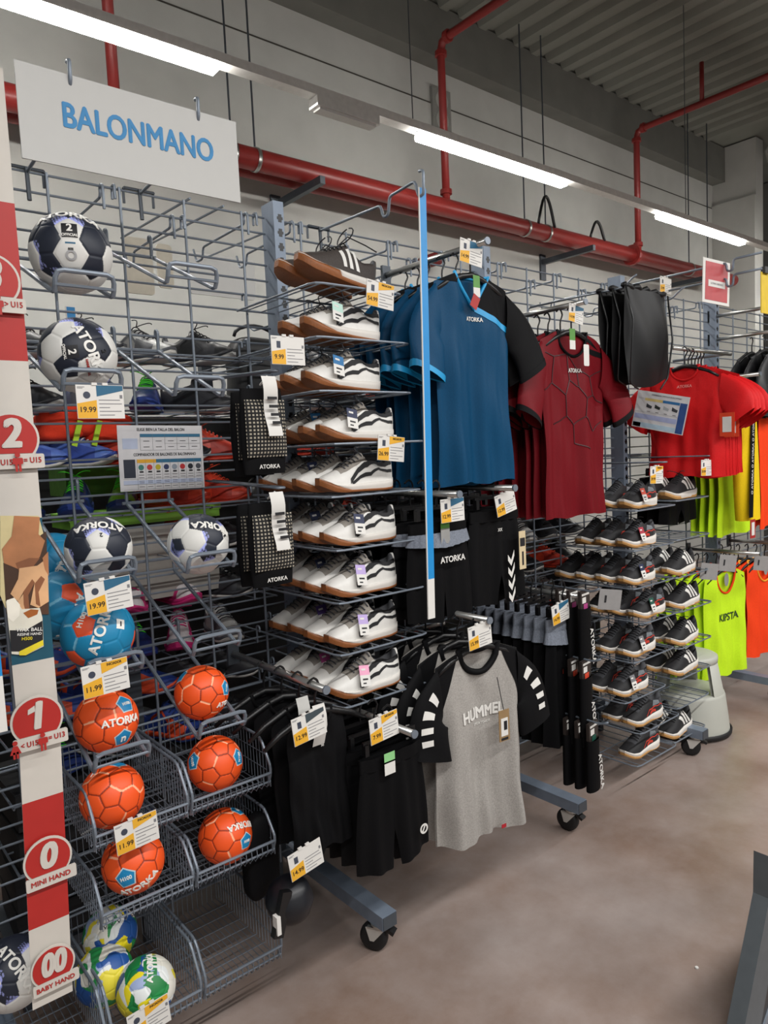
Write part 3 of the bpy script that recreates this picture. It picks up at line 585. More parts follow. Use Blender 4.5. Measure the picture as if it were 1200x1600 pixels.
price(1026, 742, '39.99', 'price card with amber header above the upper red trimmed black shoe', 'amber', y=1.66, tilt=2, word='INICIADOR')
price(1104, 731, '59.99', 'price card on the wire loop under the red shirts', None, y=1.665, tilt=2)
for px, py, lb in ((1040, 722, 'shorter wire loop holding the amber headed card over the black shoes'), (1112, 712, 'longer wire loop in front of the red jersey hem')):
    q = at(px, py, 1.67); arm('wire_loop', lb, [(q.x - .02, YM - .01, q.z), (q.x - .02, 1.67, q.z), (q.x + .02, 1.67, q.z), (q.x + .02, YM - .01, q.z)], .0035, bracket=False)
for px, py, lb in ((981, 436, 'left'), (1056, 455, 'right')):
    q = at(px, py, 1.64); arm('bag_hook', 'pale wire hook above the %s corner of the black drawstring bag' % lb, [(q.x, YM - .01, q.z - .02), (q.x, 1.66, q.z - .03), (q.x, 1.62, q.z), (q.x, 1.60, q.z + .01)], .004, bracket=False)
GC = mat('grey_card_back', '#8f8d8c', .6)
for px, py, y, lb in ((953, 937, 1.66, 'grey card seen edge on by the third black shoe'), (1108, 893, 1.75, 'grey card in front of the lower yellow bibs'), (1137, 880, 1.7, 'grey card on the rail between yellow and orange bibs'), (1190, 880, 1.75, 'grey card on the rail above the lower orange bibs')):
    t = thing('price_card', lb, 'price card', at(px, py, y), -.5); MB().box((0, 0, 0), (.1, .002, .085), rot=Matrix.Rotation(.15, 3, 'Y')).build('card', GC, t); MB().box((-.02, -.002, .005), (.008, .001, .03), rot=Matrix.Rotation(.15, 3, 'Y')).build('printed_mark', INK, t)

BLUEH = mat('table_header_blue', '#2d6a8b', .55); PALE = mat('pale_blue_print', '#b9c3da', .6)
def sheet(c, w_, h, rz, label, kind, tilt=0):
    t = thing('information_sheet', label, 'sheet', c, rz); t.rotation_euler.y = R(tilt)
    MB().box((0, 0, 0), (w_, .0015, h)).build('paper', mat('laminated_paper', '#d9d8da', .35, coat=.3), t)
    X = lambda u: -w_ / 2 + w_ * u
    Z = lambda v: h / 2 - h * v
    def blk(nm, u0, v0, u1, v1, m, y=-.001): MB().prism([(X(u0), Z(v0)), (X(u1), Z(v0)), (X(u1), Z(v1)), (X(u0), Z(v1))], y - .0004, y + .0002).build(nm, m, t)
    def rules(us, vs, m=GREYINK):
        b = MB()
        for (u, v0, v1) in us: b.box((X(u), -.0013, (Z(v0) + Z(v1)) / 2), (.0006, .0005, abs(Z(v0) - Z(v1))))
        for (v, u0, u1) in vs: b.box(((X(u0) + X(u1)) / 2, -.0013, Z(v)), (abs(X(u1) - X(u0)), .0005, .0006))
        b.build('table_rules', m, t, kind='stuff')
    if kind == 'ball':
        text('ELIGE BIEN LA TALLA DEL BALON', .0125, INK, t, (.0, -.0012, Z(.065)), sx=.8, bold=.015)
        blk('table_header', .25, .13, .97, .18, BLUEH); blk('side_header', .05, .2, .22, .36, PALE)
        rules([(.25 + .144 * k, .13, .38) for k in range(6)], [(.38, .25, .97), (.28, .53, .97), (.18, .25, .97)])
        text('COMPARADOR DE BALONES DE BALONMANO', .0125, INK, t, (.01, -.0012, Z(.45)), sx=.75, bold=.015)
        blk('amber_header', .2, .52, .42, .575, YELLOW); blk('table_header', .42, .52, .97, .575, BLUEH); blk('photo_print', .05, .52, .18, .80, mat('dark_photo', '#2b3140', .5))
        cols = ['#3d7f74', '#c33b3a', '#b9a92e', '#2f3a63', '#8d97a3', '#b72c30', '#23262e', '#4b4f58']
        for k, cc in enumerate(cols):
            MB().prism(disc(.0085, 16, cx=X(.245 + .098 * k), cz=Z(.645)), -.0016, -.0008).build('ball_picture', mat('print_' + cc[1:], cc, .5), t)
            blk('caption', .225 + .098 * k, .70, .27 + .098 * k, .725, INK)
        blk('pale_row', .04, .84, .98, .9, PALE)
        rules([(.2 + .0965 * k, .52, .98) for k in range(9)], [(.82, .04, .97), (.905, .04, .97), (.98, .04, .97)])
        b = MB()
        for k in range(8):
            for v in (.76, .8, .855, .88, .94): b.box((X(.245 + .098 * k), -.0014, Z(v)), (w_ * .06, .0004, .0012))
        for k in range(5):
            for v in (.24, .33): b.box((X(.32 + .144 * k), -.0014, Z(v)), (w_ * .07, .0004, .0016))
        b.build('printed_lines', INK, t, kind='stuff')
    else:
        text('COMPARADOR ZAPATILLAS DE BALONMANO', .011, GREYINK, t, (.02, -.0012, Z(.08)), sx=.7)
        blk('amber_header', .17, .18, .52, .25, mat('pale_amber', '#d9c27a', .55)); blk('table_header', .52, .18, .84, .25, mat('mid_blue_print', '#2f6fa6', .5)); blk('side_header', .85, .18, .98, .98, mat('indigo_print', '#30508c', .5))
        blk('pale_row', .02, .62, .84, .75, mat('lilac_print', '#a9b1d6', .55)); blk('pale_row', .02, .85, .84, .97, mat('pale_cyan_print', '#b6cfe0', .55)); blk('blue_cell', .02, .86, .17, .97, mat('mid_blue_print', '#2f6fa6', .5))
        for k, cc in enumerate(('#33353b', '#2c3230', '#a9adb0', '#3a3c42')):
            MB().prism([(X(.22 + .165 * k), Z(.42)), (X(.32 + .165 * k), Z(.45)), (X(.33 + .165 * k), Z(.38)), (X(.28 + .165 * k), Z(.36)), (X(.22 + .165 * k), Z(.32))], -.0016, -.0008).build('shoe_picture', mat('print_' + cc[1:], cc, .5), t)
            blk('caption', .25 + .165 * k, .52, .31 + .165 * k, .54, GREYINK)
        rules([], [(.2, .02, .17), (.56, .02, .84)])
sheet((.886, YM - .022, 1.615), .268, .196, 0, 'white laminated ball size table hanging on the grid', 'ball', 1)
a, c = atx(995, 611, 3.385), atx(1080, 622, 3.385); d_, e_ = atx(1075, 675, 3.385), atx(993, 668, 3.385)
sheet((a + c + d_ + e_) / 4 + Vector((-.02, 0, 0)), .28, .185, -math.pi / 2, 'white laminated shoe comparison table in front of the red shirts', 'shoe', 13)
t = thing('notice', 'small red notice in a white frame on the top rails', 'notice', at(1119, 441, 1.6), -.15); t.rotation_euler.y = R(3)
MB().box((0, 0, 0), (.20, .003, .20)).build('frame', WHITE, t); MB().box((0, -.002, 0), (.165, .002, .172)).build('red_print', mat('faded_red_print', '#b4484c', .5), t); MB().box((0, -.0035, -.01), (.125, .001, .03)).build('white_label', WHITE, t)
text('ULTIMAS UNIDADES', .0125, GREYINK, t, (0, -.0042, -.01), sx=.8)
t = thing('hanging_board', 'plain yellow hanging board cut by the right edge', 'sign', at(1203, 460, 1.5)); MB().box((0, 0, 0), (.2, .004, .19)).build('board', mat('yellow_board', '#d9b928', .55), t); MB().box((-.06, -.004, .105), (.05, .02, .03)).build('clip', BLACKP, t)
for k, (x, z, lb) in enumerate(((3.43, 2.40, 'upper arm carrying the card and red notice'), (3.43, 2.33, 'lower arm behind the card by the black bag'))):
    arm('rail_arm', 'pale wire arm above the black bag, ' + lb, [(x, YM - .03, z), (x, 1.58, z), (x, 1.575, z - .04), (x, 1.55, z - .04), (x, 1.545, z + .01), (x, 1.42, z + .01)], .0055, bracket=False)
# ------------------------------------------------------------------ shoes
def itp(t, tab):
    for (a, va), (b_, vb) in zip(tab, tab[1:]):
        if t <= b_:
            k = (t - a) / (b_ - a); k = k * k * (3 - 2 * k) * .5 + k * .5; return va + (vb - va) * k
    return tab[-1][1]
HWT = [(0, .010), (.04, .028), (.12, .041), (.26, .0475), (.42, .042), (.6, .036), (.82, .0365), (.94, .030), (1, .014)]
ZB = [(0, .024), (.06, .013), (.14, .004), (.24, 0), (.8, 0), (.95, .002), (1, .006)]
class Last:
    """shoe shape: toe at -x, heel at +x"""
    def __init__(s, L=.275, zt=None, sole=.026):
        s.L = L; s.sole = sole
        s.zt = zt or [(0, .034), (.06, .050), (.16, .060), (.3, .076), (.45, .098), (.57, .120), (.64, .116), (.78, .094), (.92, .108), (1, .108)]
    def x(s, t): return -s.L / 2 + s.L * t
    def zs(s, t): return itp(t, ZB) + s.sole * (.62 + .5 * t)
    def side(s, t, v, sg=-1, off=0):
        """outer surface of the upper; v = 0 at the sole, 1 at the ridge"""
        th = math.pi / 2 * v; hw = itp(t, HWT) * .97 + off; zs = s.zs(t); zt = itp(t, s.zt) + off
        return Vector((s.x(t), sg * hw * math.cos(th) ** .8 * (1 - .12 * v), zs + (zt - zs) * math.sin(th) ** .85))
def shoe_parts(style, nt=26, m_=16):
    S = Last(sole=style.get('sole', .026)); parts = []
    mats = style['mats']
    P = []
    for i in range(nt + 1):
        t = i / nt; row = []
        for j in range(m_ + 1):
            v = j / m_ * 2 - 1; sg = -1 if v < 0 else 1; vv = 1 - abs(v); p = S.side(t, vv, sg)
            if .60 < t < .96 and vv > .52:
                k = min(1, (vv - .52) / .10); zi = S.zs(t) + .012
                p.z = p.z * (1 - k) + zi * k; p.y *= 1 - .25 * k
            row.append(p)
        P.append(row)
    def mi(i, j):
        t = (i + .5) / nt; vv = 1 - abs((j + .5) / m_ * 2 - 1); return style['face'](t, vv)
    parts.append(('upper', MB().grid(P, fn=mi), mats, True))
    def sole(z0, z1, fl):
        rows = []
        for i in range(nt + 1):
            t = i / nt; hw = itp(t, HWT) * fl + .002; a, b_ = z0(t), z1(t); rows.append([(S.x(t), -hw * .92, a), (S.x(t), -hw, (a + b_) / 2), (S.x(t), -hw * .985, b_), (S.x(t), hw * .985, b_), (S.x(t), hw, (a + b_) / 2), (S.x(t), hw * .92, a), (S.x(t), -hw * .92, a)])
        g = MB().grid(rows)
        for e in (0, nt): g.add([rows[e][k] for k in range(6)], [(0, 1, 2, 3, 4, 5)])
        return g
    zo = lambda t: itp(t, ZB)
    split = style.get('split', lambda t: .009)
    parts.append(('outsole', sole(zo, lambda t: zo(t) + split(t), 1.03), style['out'], True))
    parts.append(('midsole', sole(lambda t: zo(t) + split(t) - .001, lambda t: S.zs(t) + .003, 1.06), style['mid'], True))
    b = MB()
    for k in range(6):
        t = .30 + .048 * k; b.tube([S.side(t + .012, .66, -1, .002), S.side(t, .84, -1, .005), S.side(t, 1, 1, .006), S.side(t, .84, 1, .005), S.side(t + .012, .66, 1, .002)], .0022, 5)
    if style.get('bow'):
        for sg in (-1, 1): b.tube([S.side(.52, 1, 1, .006) + Vector((.02 * math.sin(a * .5), sg * .04 * math.sin(a), .028 * (1 - math.cos(a)) )) for a in [k * math.pi / 6 * .95 for k in range(7)]], .0022, 5)
        b.tube([S.side(.5, 1, 1, .006), S.side(.6, 1, 1, .03) , S.side(.78, 1, 1, .036) + Vector((0, -.03, 0)), S.side(.9, 1, 1, .01) + Vector((0, -.045, 0))], .0022, 5)
    else:
        for sg in (-1, 1): b.tube([S.side(.54, 1, 1, .006) + Vector((-.03 * math.sin(a), sg * .022 * a, .014 * math.sin(a))) for a in [k * .35 for k in range(7)]], .0018, 5)
    parts.append(('laces', b, style['lace'], True))
    def ribbon(path, wd):
        rows = [[], []]
        for (t0, v0), (t1, v1) in zip(path, path[1:]):
            for k in range(4):
                q = k / 4; t = t0 + (t1 - t0) * q; v = v0 + (v1 - v0) * q
                rows[0].append((t, v - wd)); rows[1].append((t, v + wd))
        rows[0].append((path[-1][0], path[-1][1] - wd)); rows[1].append((path[-1][0], path[-1][1] + wd)); return rows
    for nm, polys, m in style['trim']:
        for sg in (-1, 1):
            for pl in polys:
                if pl[0] == 'r': rr = ribbon(pl[1], pl[2])
                else:
                    (a0, a1, c0, c1) = pl[1]; rr = [[(a0[0] + (c0[0] - a0[0]) * k / 5, a0[1] + (c0[1] - a0[1]) * k / 5) for k in range(6)], [(a1[0] + (c1[0] - a1[0]) * k / 5, a1[1] + (c1[1] - a1[1]) * k / 5) for k in range(6)]]
                parts.append((nm, MB().grid([[S.side(t, max(0, v), sg, .0016) for t, v in row] for row in rr]), m, False))
    return parts
def shoe_proto(style, cat='shoe'):
    meshes = [(n, b.mesh(n, m, sm), style.get('lab', {}).get(n)) for n, b, m, sm in shoe_parts(style)]
    def make(label, loc, rz=0, group=None, rx=0, name='sports_shoe', ry=0):
        t = thing(name, label, cat, loc, rz, group); t.rotation_euler.y = ry; t.rotation_euler.x = rx
        for n, me, lb in meshes: link(n, me, t, label=lb)
        return t
    return make
LEATHER = mat('white_synthetic_leather', '#dcdad5', .45, 0, .03, 60, .05); GREYM = mat('grey_mesh_knit', '#8e8880', .8, 0, .15, 300, .2); DKLIN = mat('dark_grey_lining', '#4b4c50', .85, 0, .1, 200, .1)
GUM = mat('brown_gum_rubber', '#8a5126', .55, 0, .1, 160, .25); BLK = mat('black_shoe_mesh', '#17171a', .7, 0, .2, 300, .2); OFFW = mat('off_white_foam', '#d8d3cc', .55, 0, .03); TAN = mat('tan_gum_rubber', '#b98a50', .5, 0, .08, 120, .15)
HONEY = mat('grey_honeycomb', '#6f757a', .6, 0, .3, 420, .3); REDA = mat('coral_red_trim', '#c23a2c', .5); GREYH = mat('charcoal_suede', '#3b3c40', .85, 0, .15, 200)
BROWNU = mat('dark_brown_mesh', '#3a332f', .7, 0, .2, 250, .2)
white_shoe = shoe_proto(dict(mats=[LEATHER, GREYM, DKLIN], face=lambda t, v: 2 if (.6 < t < .96 and v > .55) else (1 if (.24 < t < .6 and v > .55) else 0), out=GUM, mid=OFFW, lace=DKLIN,
    split=lambda t: .022 if t < .10 else (.022 - .015 * min(1, (t - .10) / .25)), lab={'outsole': 'brown gum outsole', 'side_wave': 'black zigzag side band'},
    trim=[('side_wave', [('r', [(.34, .10), (.46, .33), (.60, .38), (.74, .60), (.86, .44), (.985, .46)], .075), ('r', [(.36, .03), (.48, .14), (.64, .16), (.76, .36), (.88, .22), (.97, .20)], .04)], BLK)]))
black_shoe = shoe_proto(dict(mats=[BLK, GREYH, DKLIN], face=lambda t, v: 2 if (.6 < t < .96 and v > .55) else (1 if (t > .86 or (.24 < t < .6 and v > .6)) else 0), out=TAN, mid=OFFW, lace=BLK, sole=.034,
    split=lambda t: .013 if t < .5 else max(.004, .013 - .04 * (t - .5)), lab={'heel_patch': 'grey honeycomb heel patch', 'side_trim': 'coral red side flash'},
    trim=[('heel_patch', [('q', [(.62, .24), (.84, .30), (.68, .51), (.83, .51)])], HONEY), ('side_trim', [('r', [(.40, .06), (.50, .20), (.58, .16), (.70, .24), (.86, .26), (.92, .14)], .022), ('r', [(.52, .06), (.62, .1), (.7, .08)], .04)], REDA)]))
def stripes(t0=.50): return [('q', [(t0 + .085 * k, .10), (t0 + .042 + .085 * k, .10), (t0 - .085 + .085 * k, .52 + .04 * k), (t0 - .045 + .085 * k, .54 + .04 * k)]) for k in range(3)]
stripe_shoe = shoe_proto(dict(mats=[BLK, BLK, BLK], face=lambda t, v: 0, out=TAN, mid=OFFW, lace=BLK, sole=.034, split=lambda t: .016 if t < .3 else (.005 if t < .72 else .012), lab={'side_stripe': 'white side stripe'},
    trim=[('side_stripe', [('q', [(.575 + .10 * k, .06), (.632 + .10 * k, .06), (.43 + .10 * k, .52 + .05 * k), (.492 + .10 * k, .56 + .05 * k)]) for k in range(3)], LEATHER)]))
brown_shoe = shoe_proto(dict(mats=[BROWNU, BROWNU, DKLIN], face=lambda t, v: 2 if (.6 < t < .96 and v > .55) else 0, out=GUM, mid=OFFW, lace=BLK, bow=True, split=lambda t: .024 if t < .5 else .010, lab={'side_stripe': 'white side stripe'},
    trim=[('side_stripe', [('q', [(.52 + .085 * k, .10), (.565 + .085 * k, .10), (.45 + .085 * k, .56), (.49 + .085 * k, .58)]) for k in range(3)], LEATHER)]))
# wire shoe shelves: a looped rod tray hooked on the grid
def tray(w_, d, n=6):
    b = MB(); b.rod([(-w_ / 2, 0, .0), (-w_ / 2, -d, 0), (w_ / 2, -d, 0), (w_ / 2, 0, 0)], .0035, 7, rad=.03)
    f_ = b.mesh('outer_loop', STEEL); b = MB()
    for k in range(n): b.tube([(-w_ / 2 + w_ * (k + .5) / n, 0, .001), (-w_ / 2 + w_ * (k + .5) / n, -d, .001)], .0022, 5)
    for y in (-.01, -d * .5): b.tube([(-w_ / 2, y, 0), (w_ / 2, y, 0)], .003, 5)
    i_ = b.mesh('inner_wires', STEEL); b = MB()
    for s in (-1, 1): b.rod([(s * w_ * .4, 0, 0), (s * w_ * .4, .0, .06), (s * w_ * .4, .02, .06), (s * w_ * .4, .02, .04)], .0035, 6, rad=.008)
    return f_, i_, b.mesh('grid_hooks', STEEL)
TRAYS = {}
def shelf(x, z, w_, d, label, back=False):
    k = (round(w_, 3), round(d, 3))
    if k not in TRAYS: TRAYS[k] = tray(*k)
    t = thing('wire_shoe_shelf', label, 'shelf', (x, YM - .012 if not back else YM + .012, z - .004), math.pi if back else 0)
    for n, me in zip(('outer_loop', 'inner_wires', 'grid_hooks'), TRAYS[k]): link(n, me, t, kind='stuff' if n != 'outer_loop' else None)
    return t
TAGC = {n: mat('size_tag_' + n, h, .55) for n, h in dict(mint='#b9dccf', blue='#1f6ba0', navy='#1d2748', lilac='#b7a3d6', purple='#46306f', magenta='#a8407e', pink='#e7a3c0', red='#a42a3c', orange='#d0452c', green='#134d3e', grey='#77777a').items()}
SIZE_ME = {}
def size_tag(parent, colour, x=-.03, z=.062, y=-.050, rx=-.35, ry=.0, s=1.0):
    if colour not in SIZE_ME: SIZE_ME[colour] = MB().box((0, 0, -.016), (.038, .001, .034)).box((0, 0, .016), (.038, .001, .03), 1).box((-.004, -.0008, .018), (.016, .0006, .006), 0).box((0, -.0008, -.012), (.02, .0006, .005), 2).box((-.004, -.0008, -.024), (.012, .0006, .004), 2).mesh('size_tag', [WHITE, TAGC[colour], INK])
    o = link('size_tag', SIZE_ME[colour], parent, (x, y, z), label=colour + ' and white size tag'); o.rotation_euler = (rx, ry, 0); o.scale = (s, s, s); return o
SZ = [2.088, 1.938, 1.786, 1.634, 1.480, 1.322, 1.165, 1.010, .850]
SX = [1.315, 1.325, 1.325, 1.368, 1.348, 1.356, 1.355, 1.350, 1.352]
NS = [2, 2, 3, 4, 4, 4, 4, 4, 4]
TG = [None, ('mint', None), ('blue', None), ('navy', 'blue'), (None, 'navy'), ('navy', 'navy'), ('lilac', 'navy'), ('lilac', 'purple'), ('pink', 'magenta')]
YR = [1.775, 1.875, 1.985, 2.085]
for r in range(9):
    shelf(SX[r] + .03, SZ[r], .36 if r else .33, .45, 'wire shoe shelf, %s from the top in the white shoe column' % ORD[r])
    for k in range(NS[r]):
        lb = ('white gum soled court shoe, %s from the front, %s shelf from the top' % (ORD[k], ORD[r])) if r else ['brown and black shoe with gum sole alone on the top shelf, in front', 'brown and black shoe with gum sole on the top shelf, behind its pair'][k]
        lb = lb.replace('first from the front', 'frontmost')
        x = SX[r] - .0 + (-.012 if k % 2 else 0) + random.uniform(-.006, .006)
        o = (white_shoe if r else brown_shoe)(lb, (x, YR[k], SZ[r]), random.uniform(-.05, .05) + (.03 if k % 2 else -.02), 'white court shoes' if r else None)
        o.rotation_euler.y = (.20, .09, .07, .05, .02, 0, 0, 0, 0)[r]; o.location.z += (.028, .012, .009, .006, .003, 0, 0, 0, 0)[r]
        if r and k == 0 and TG[r][0]: size_tag(o, TG[r][0], x=-.045 if r < 5 else -.03, z=.064, ry=.15)
        if r and k == 2 and TG[r][1]: size_tag(o, TG[r][1], x=-.035, z=.066, ry=-.1)
BZ = [1.292, 1.115, .945, .775, .612, .446, .272, .128]
BXH = [3.145, 3.128, 3.122, 3.205, 3.112, 3.035, 3.155, 3.125]; NB = [2, 3, 4, 3, 2, 2, 2, 1]
BT = ['orange', 'red', 'navy', 'green', 'grey', 'grey', None, None]
for r in range(8):
    shelf(BXH[r] - .11, BZ[r], .36, .42, 'wire shelf, %s from the top under the red trimmed black shoes' % ORD[r])
    for k in range(NB[r]):
        o = black_shoe('black shoe with coral trim and honeycomb heel, %s from the front on its %s shelf' % (ORD[k], ORD[r]), (BXH[r] - .135 - .008 * k, 1.80 + .105 * k, BZ[r]), random.uniform(-.05, .05), 'black and coral shoes')
        if k == 0 and BT[r]: size_tag(o, BT[r], x=-.03, z=.06)
CZ = [1.305, None, .932, .760, .578, .428, None, .125]; CXH = [3.515, 3.52, 3.505, 3.535, 3.53, 3.515, 3.5, 3.455]
for r in range(8):
    z = CZ[r] if CZ[r] else (1.115 if r == 1 else .285)
    shelf(CXH[r] - .10, z, .34, .40, 'wire shelf, %s from the top in the three stripe shoe column%s' % (ORD[r], '' if CZ[r] else ', empty'))
    if CZ[r]:
        for k in range(2):
            stripe_shoe('black shoe with three white stripes, %s on the %s far column shelf' % ('front one' if k == 0 else 'the one behind', ORD[r]), (CXH[r] - .135 - .01 * k, 1.80 + .11 * k, CZ[r]), random.uniform(-.05, .05), 'three stripe shoes')

# boots on the far side of the grid
def boot_style(c1, c2, lace, s_):
    A = mat('boot_' + c1[1:], c1, .4, 0, .12, 60); B = mat('boot_' + c2[1:], c2, .5, 0, .12, 60)
    return dict(mats=[A, B, DKLIN], face=lambda t, v: 2 if (.6 < t < .96 and v > .55) else (1 if (.2 < t < .45 and v < .5) or (t > .8 and v < .35) else 0), out=mat('boot_sole_' + s_[1:], s_, .4), mid=B, lace=mat('boot_lace_' + lace[1:], lace, .7), trim=[('side_band', [('r', [(.36, .2), (.55, .5), (.7, .3)], .05)], B)])
STY = {'black': boot_style('#1a1b1e', '#2b2c31', '#0e0e10', '#c9c7c2'), 'navy': boot_style('#1f2f63', '#27408c', '#4ddc2c', '#27408c'), 'blue and orange': boot_style('#27408c', '#e0502c', '#1f2f63', '#1f2f63'),
       'orange red': boot_style('#d8432a', '#b5301f', '#e2502f', '#d8432a'), 'pink and white': boot_style('#d9d3d4', '#c62a72', '#c62a72', '#c62a72'), 'light blue': boot_style('#5d7fd0', '#3c58b0', '#e6e6e6', '#e0dcd4'), 'grey and white': boot_style('#b9b9b6', '#5b5d62', '#2b2c31', '#e0dcd4'), 'lime': boot_style('#7fc22c', '#1f2f63', '#4ddc2c', '#1f2f63')}
BOOT = {k: shoe_proto(v) for k, v in STY.items()}
ROWS = [(1.93, ['black', 'black', 'grey and white', 'black']), (1.765, ['black', 'navy', 'navy', 'black']), (1.60, ['light blue', 'light blue', 'orange red', 'black', 'orange red']), (1.45, ['lime', 'navy', 'lime', 'orange red', 'orange red']),
        (1.30, ['lime', 'lime', 'orange red', 'orange red', 'black']), (1.12, ['navy', 'black', 'pink and white', 'pink and white', 'black']), (.97, ['blue and orange', 'blue and orange', 'navy', 'pink and white', 'grey and white']), (.83, ['blue and orange', 'blue and orange', 'blue and orange', 'black', 'black']), (.66, ['navy', 'black', 'blue and orange', 'black']), (.46, ['black', 'navy', 'black', 'black'])]
SD = {'left': (.42, 'behind the handballs'), 'mid': (1.50, 'behind the white shoes and blue shirts'), 'far': (2.55, 'behind the maroon shirts')}
BAYS = [('behind the handballs', .40, 1.28, None), ('behind the white shoe column', 1.44, 2.28, ['black', 'black', 'grey and white', 'black', 'orange red']), ('behind the maroon shirts', 2.5, 3.3, ['black', 'grey and white', 'black', 'black', 'orange red'])]
for bn, xa, xb, alt in BAYS:
    for r, (z, cs) in enumerate(ROWS):
        if alt and r in (0,): cs = ['black', 'black', 'black']
        if alt and r: cs = [alt[(r * 2 + k) % 5] for k in range(4)]
        shelf((xa + xb) / 2, z, round(xb - xa, 3), .33, 'wire shelf on the far side %s, %s from the top' % (bn, ORD[r]), True)
        for k, c in enumerate(cs):
            if not alt and (r, k) in ((4, 0), (4, 1), (4, 2), (5, 0), (5, 1)): continue
            x = xa + .06 + (xb - xa - .12) * (k + .5) / len(cs)
            BOOT[c]('%s boot %s, shelf %s from top, %s along it' % (c, bn, ORD[r], ORD[k]), (x, YM + .19 + random.uniform(-.02, .03), z), math.pi / 2 + random.uniform(-.5, .5) + (.9 if c in ('orange red', 'black', 'blue and orange', 'light blue') and not alt else 0), 'boots ' + bn, name='football_boot')
def lump(name, label, cat, c, d, m, seed=0, rz=0, group=None, strap=False):
    """soft bag-like body: rounded box with dents"""
    rg = random.Random(seed); ph = [rg.uniform(0, 6) for _ in range(6)]; rows = []
    for i in range(19):
        th = math.pi * i / 18; row = []
        for j in range(25):
            a = 2 * math.pi * j / 24; e = lambda v: math.copysign(abs(v) ** .55, v)
            x, y, z = e(math.sin(th)) * e(math.cos(a)), e(math.sin(th)) * e(math.sin(a)), e(math.cos(th)); q = 1 + .05 * math.sin(3 * x + ph[0]) * math.sin(4 * z + ph[1]) + .04 * math.sin(6 * z + 3 * x + ph[2])
            row.append((x * d[0] / 2 * q, y * d[1] / 2 * q, d[2] / 2 * (1 + z * q)))
        rows.append(row)
    t = thing(name, label, cat, c, rz, group); MB().grid(rows).build('body', m, t, True)
    if strap: MB().tube([(.1 * math.cos(a), -.01, d[2] + .05 * math.sin(a)) for a in [k * math.pi / 8 for k in range(9)]], .008, 6).build('strap', m, t, True); MB().box((0, -d[1] / 2 - .004, d[2] * .35), (d[0] * .6, .03, d[2] * .4)).build('pocket', m, t)
    return t
NYLON = mat('black_nylon', '#101114', .5, 0, .15, 60, .1)
k = 0
for z in (1.92, 1.62, 1.28):
    for x in (1.62, 1.98, 2.62, 2.98, 3.66, 4.02):
        arm('pack_hook', 'long dark hook for the %s backpack from the white shoes, %s row' % (ORD[(1.62, 1.98, 2.62, 2.98, 3.66, 4.02).index(x)], {1.92: 'upper', 1.62: 'middle', 1.28: 'lower'}[z]), [(x, YM + .01, z + .235), (x, 2.80, z + .235), (x, 2.84, z + .26)], .004, bracket=False)
        lump('backpack', 'black backpack hung behind the grid, %s from the white shoes in the %s row' % (ORD[(1.62, 1.98, 2.62, 2.98, 3.66, 4.02).index(x)], {1.92: 'upper', 1.62: 'middle', 1.28: 'lower'}[z]), 'backpack', (x + random.uniform(-.03, .03), 2.78, z - .1), (.26, .14, .30), NYLON, k, group='black backpacks', strap=True); k += 1
FRED = cloth('fluorescent_red', '#ff4a30')
for i, (px, py, w2, lb) in enumerate(((92, 690, .13, 'first from the banner'), (122, 684, .15, 'second, with two lime stripes'), (165, 694, .15, 'third, against the size table'))):
    c = at(px, py, 2.36); lump('training_bib', 'bright orange folded bib behind the left balls, ' + lb, 'bib', c, (w2, .14, .10), FRED, 4 + i, .15 * i - .1)
    if i == 1:
        for dx in (-.03, .03): MB().box((dx, -.078, .01), (.016, .006, .08), rot=Matrix.Rotation(.3, 3, 'Y')).build('lime_stripe', mat('lime_print', '#b8e02a', .5), bpy.data.objects['training_bib.001'])
GRN = mat('turf_green_card', '#4f7a2e', .7, 0, .15, 30)
for i, (x, z, w_, h, m, lb) in enumerate(((.88, 1.50, .34, .13, GRN, 'dark green box behind the ball size table'), (.90, 1.405, .50, .035, mat('lime_box', '#8fce4a', .6), 'lime green flat box over the grey board'))):
    t = thing('shoe_box', lb, 'box', (x, 2.62 if i == 0 else 2.40, z)); MB().box((0, 0, h / 2), (w_, .2, h)).build('body', m, t); MB().box((0, 0, h), (w_ + .008, .208, .02)).build('lid', m, t)
t = thing('display_board', 'plain grey board standing behind the grid beside the lone navy ball', 'board', (.80, 2.30, 1.13)); MB().box((0, 0, .145), (.66, .02, .245)).build('panel', mat('grey_laminate', '#98958f', .5), t); MB().box((0, 0, -.56), (.05, .03, 1.13)).build('leg', DSTEEL, t)
t = thing('dark_backing', 'dark grey board added behind the grid to darken its gaps', 'board', (1.5, 3.02, .35)); MB().box((0, 0, .76), (5.2, .03, 1.36)).build('board', mat('charcoal_board', '#3a3a3b', .8, 0, .15, 14), t)  # invented board, added so the gaps in the grid look dark
for x in (-2.5, 0, 2.5): MB().box((x, .03, .70), (.05, .04, 2.1)).build('post', DSTEEL, t)
CREAM = mat('cream_card', '#cfc6b4', .65)
for i, (a, c, d_, e_) in enumerate(((190, 368, 242, 462), (243, 380, 272, 452), (292, 392, 400, 470))):
    p, q = at(a, c, 2.75 + .02 * i), at(d_, e_, 2.75 + .02 * i); t = thing('hanging_card', ['cream hanging card behind the grid, left of the upright wire', 'narrow cream card with rounded corners behind the grid', 'large white card behind the empty top holder'][i], 'card', ((p.x + q.x) / 2, p.y, q.z))
    MB().prism(rrect(-(q.x - p.x) / 2, 0, (q.x - p.x) / 2, p.z - q.z, .015), -.003, .003).build('board', CREAM if i < 2 else WHITE, t)
    MB().tube([(-.06, .0, p.z - q.z - .01), (-.06, YM - p.y, p.z - q.z - .04)], .004, 5).build('wire_arm', STEEL, t)
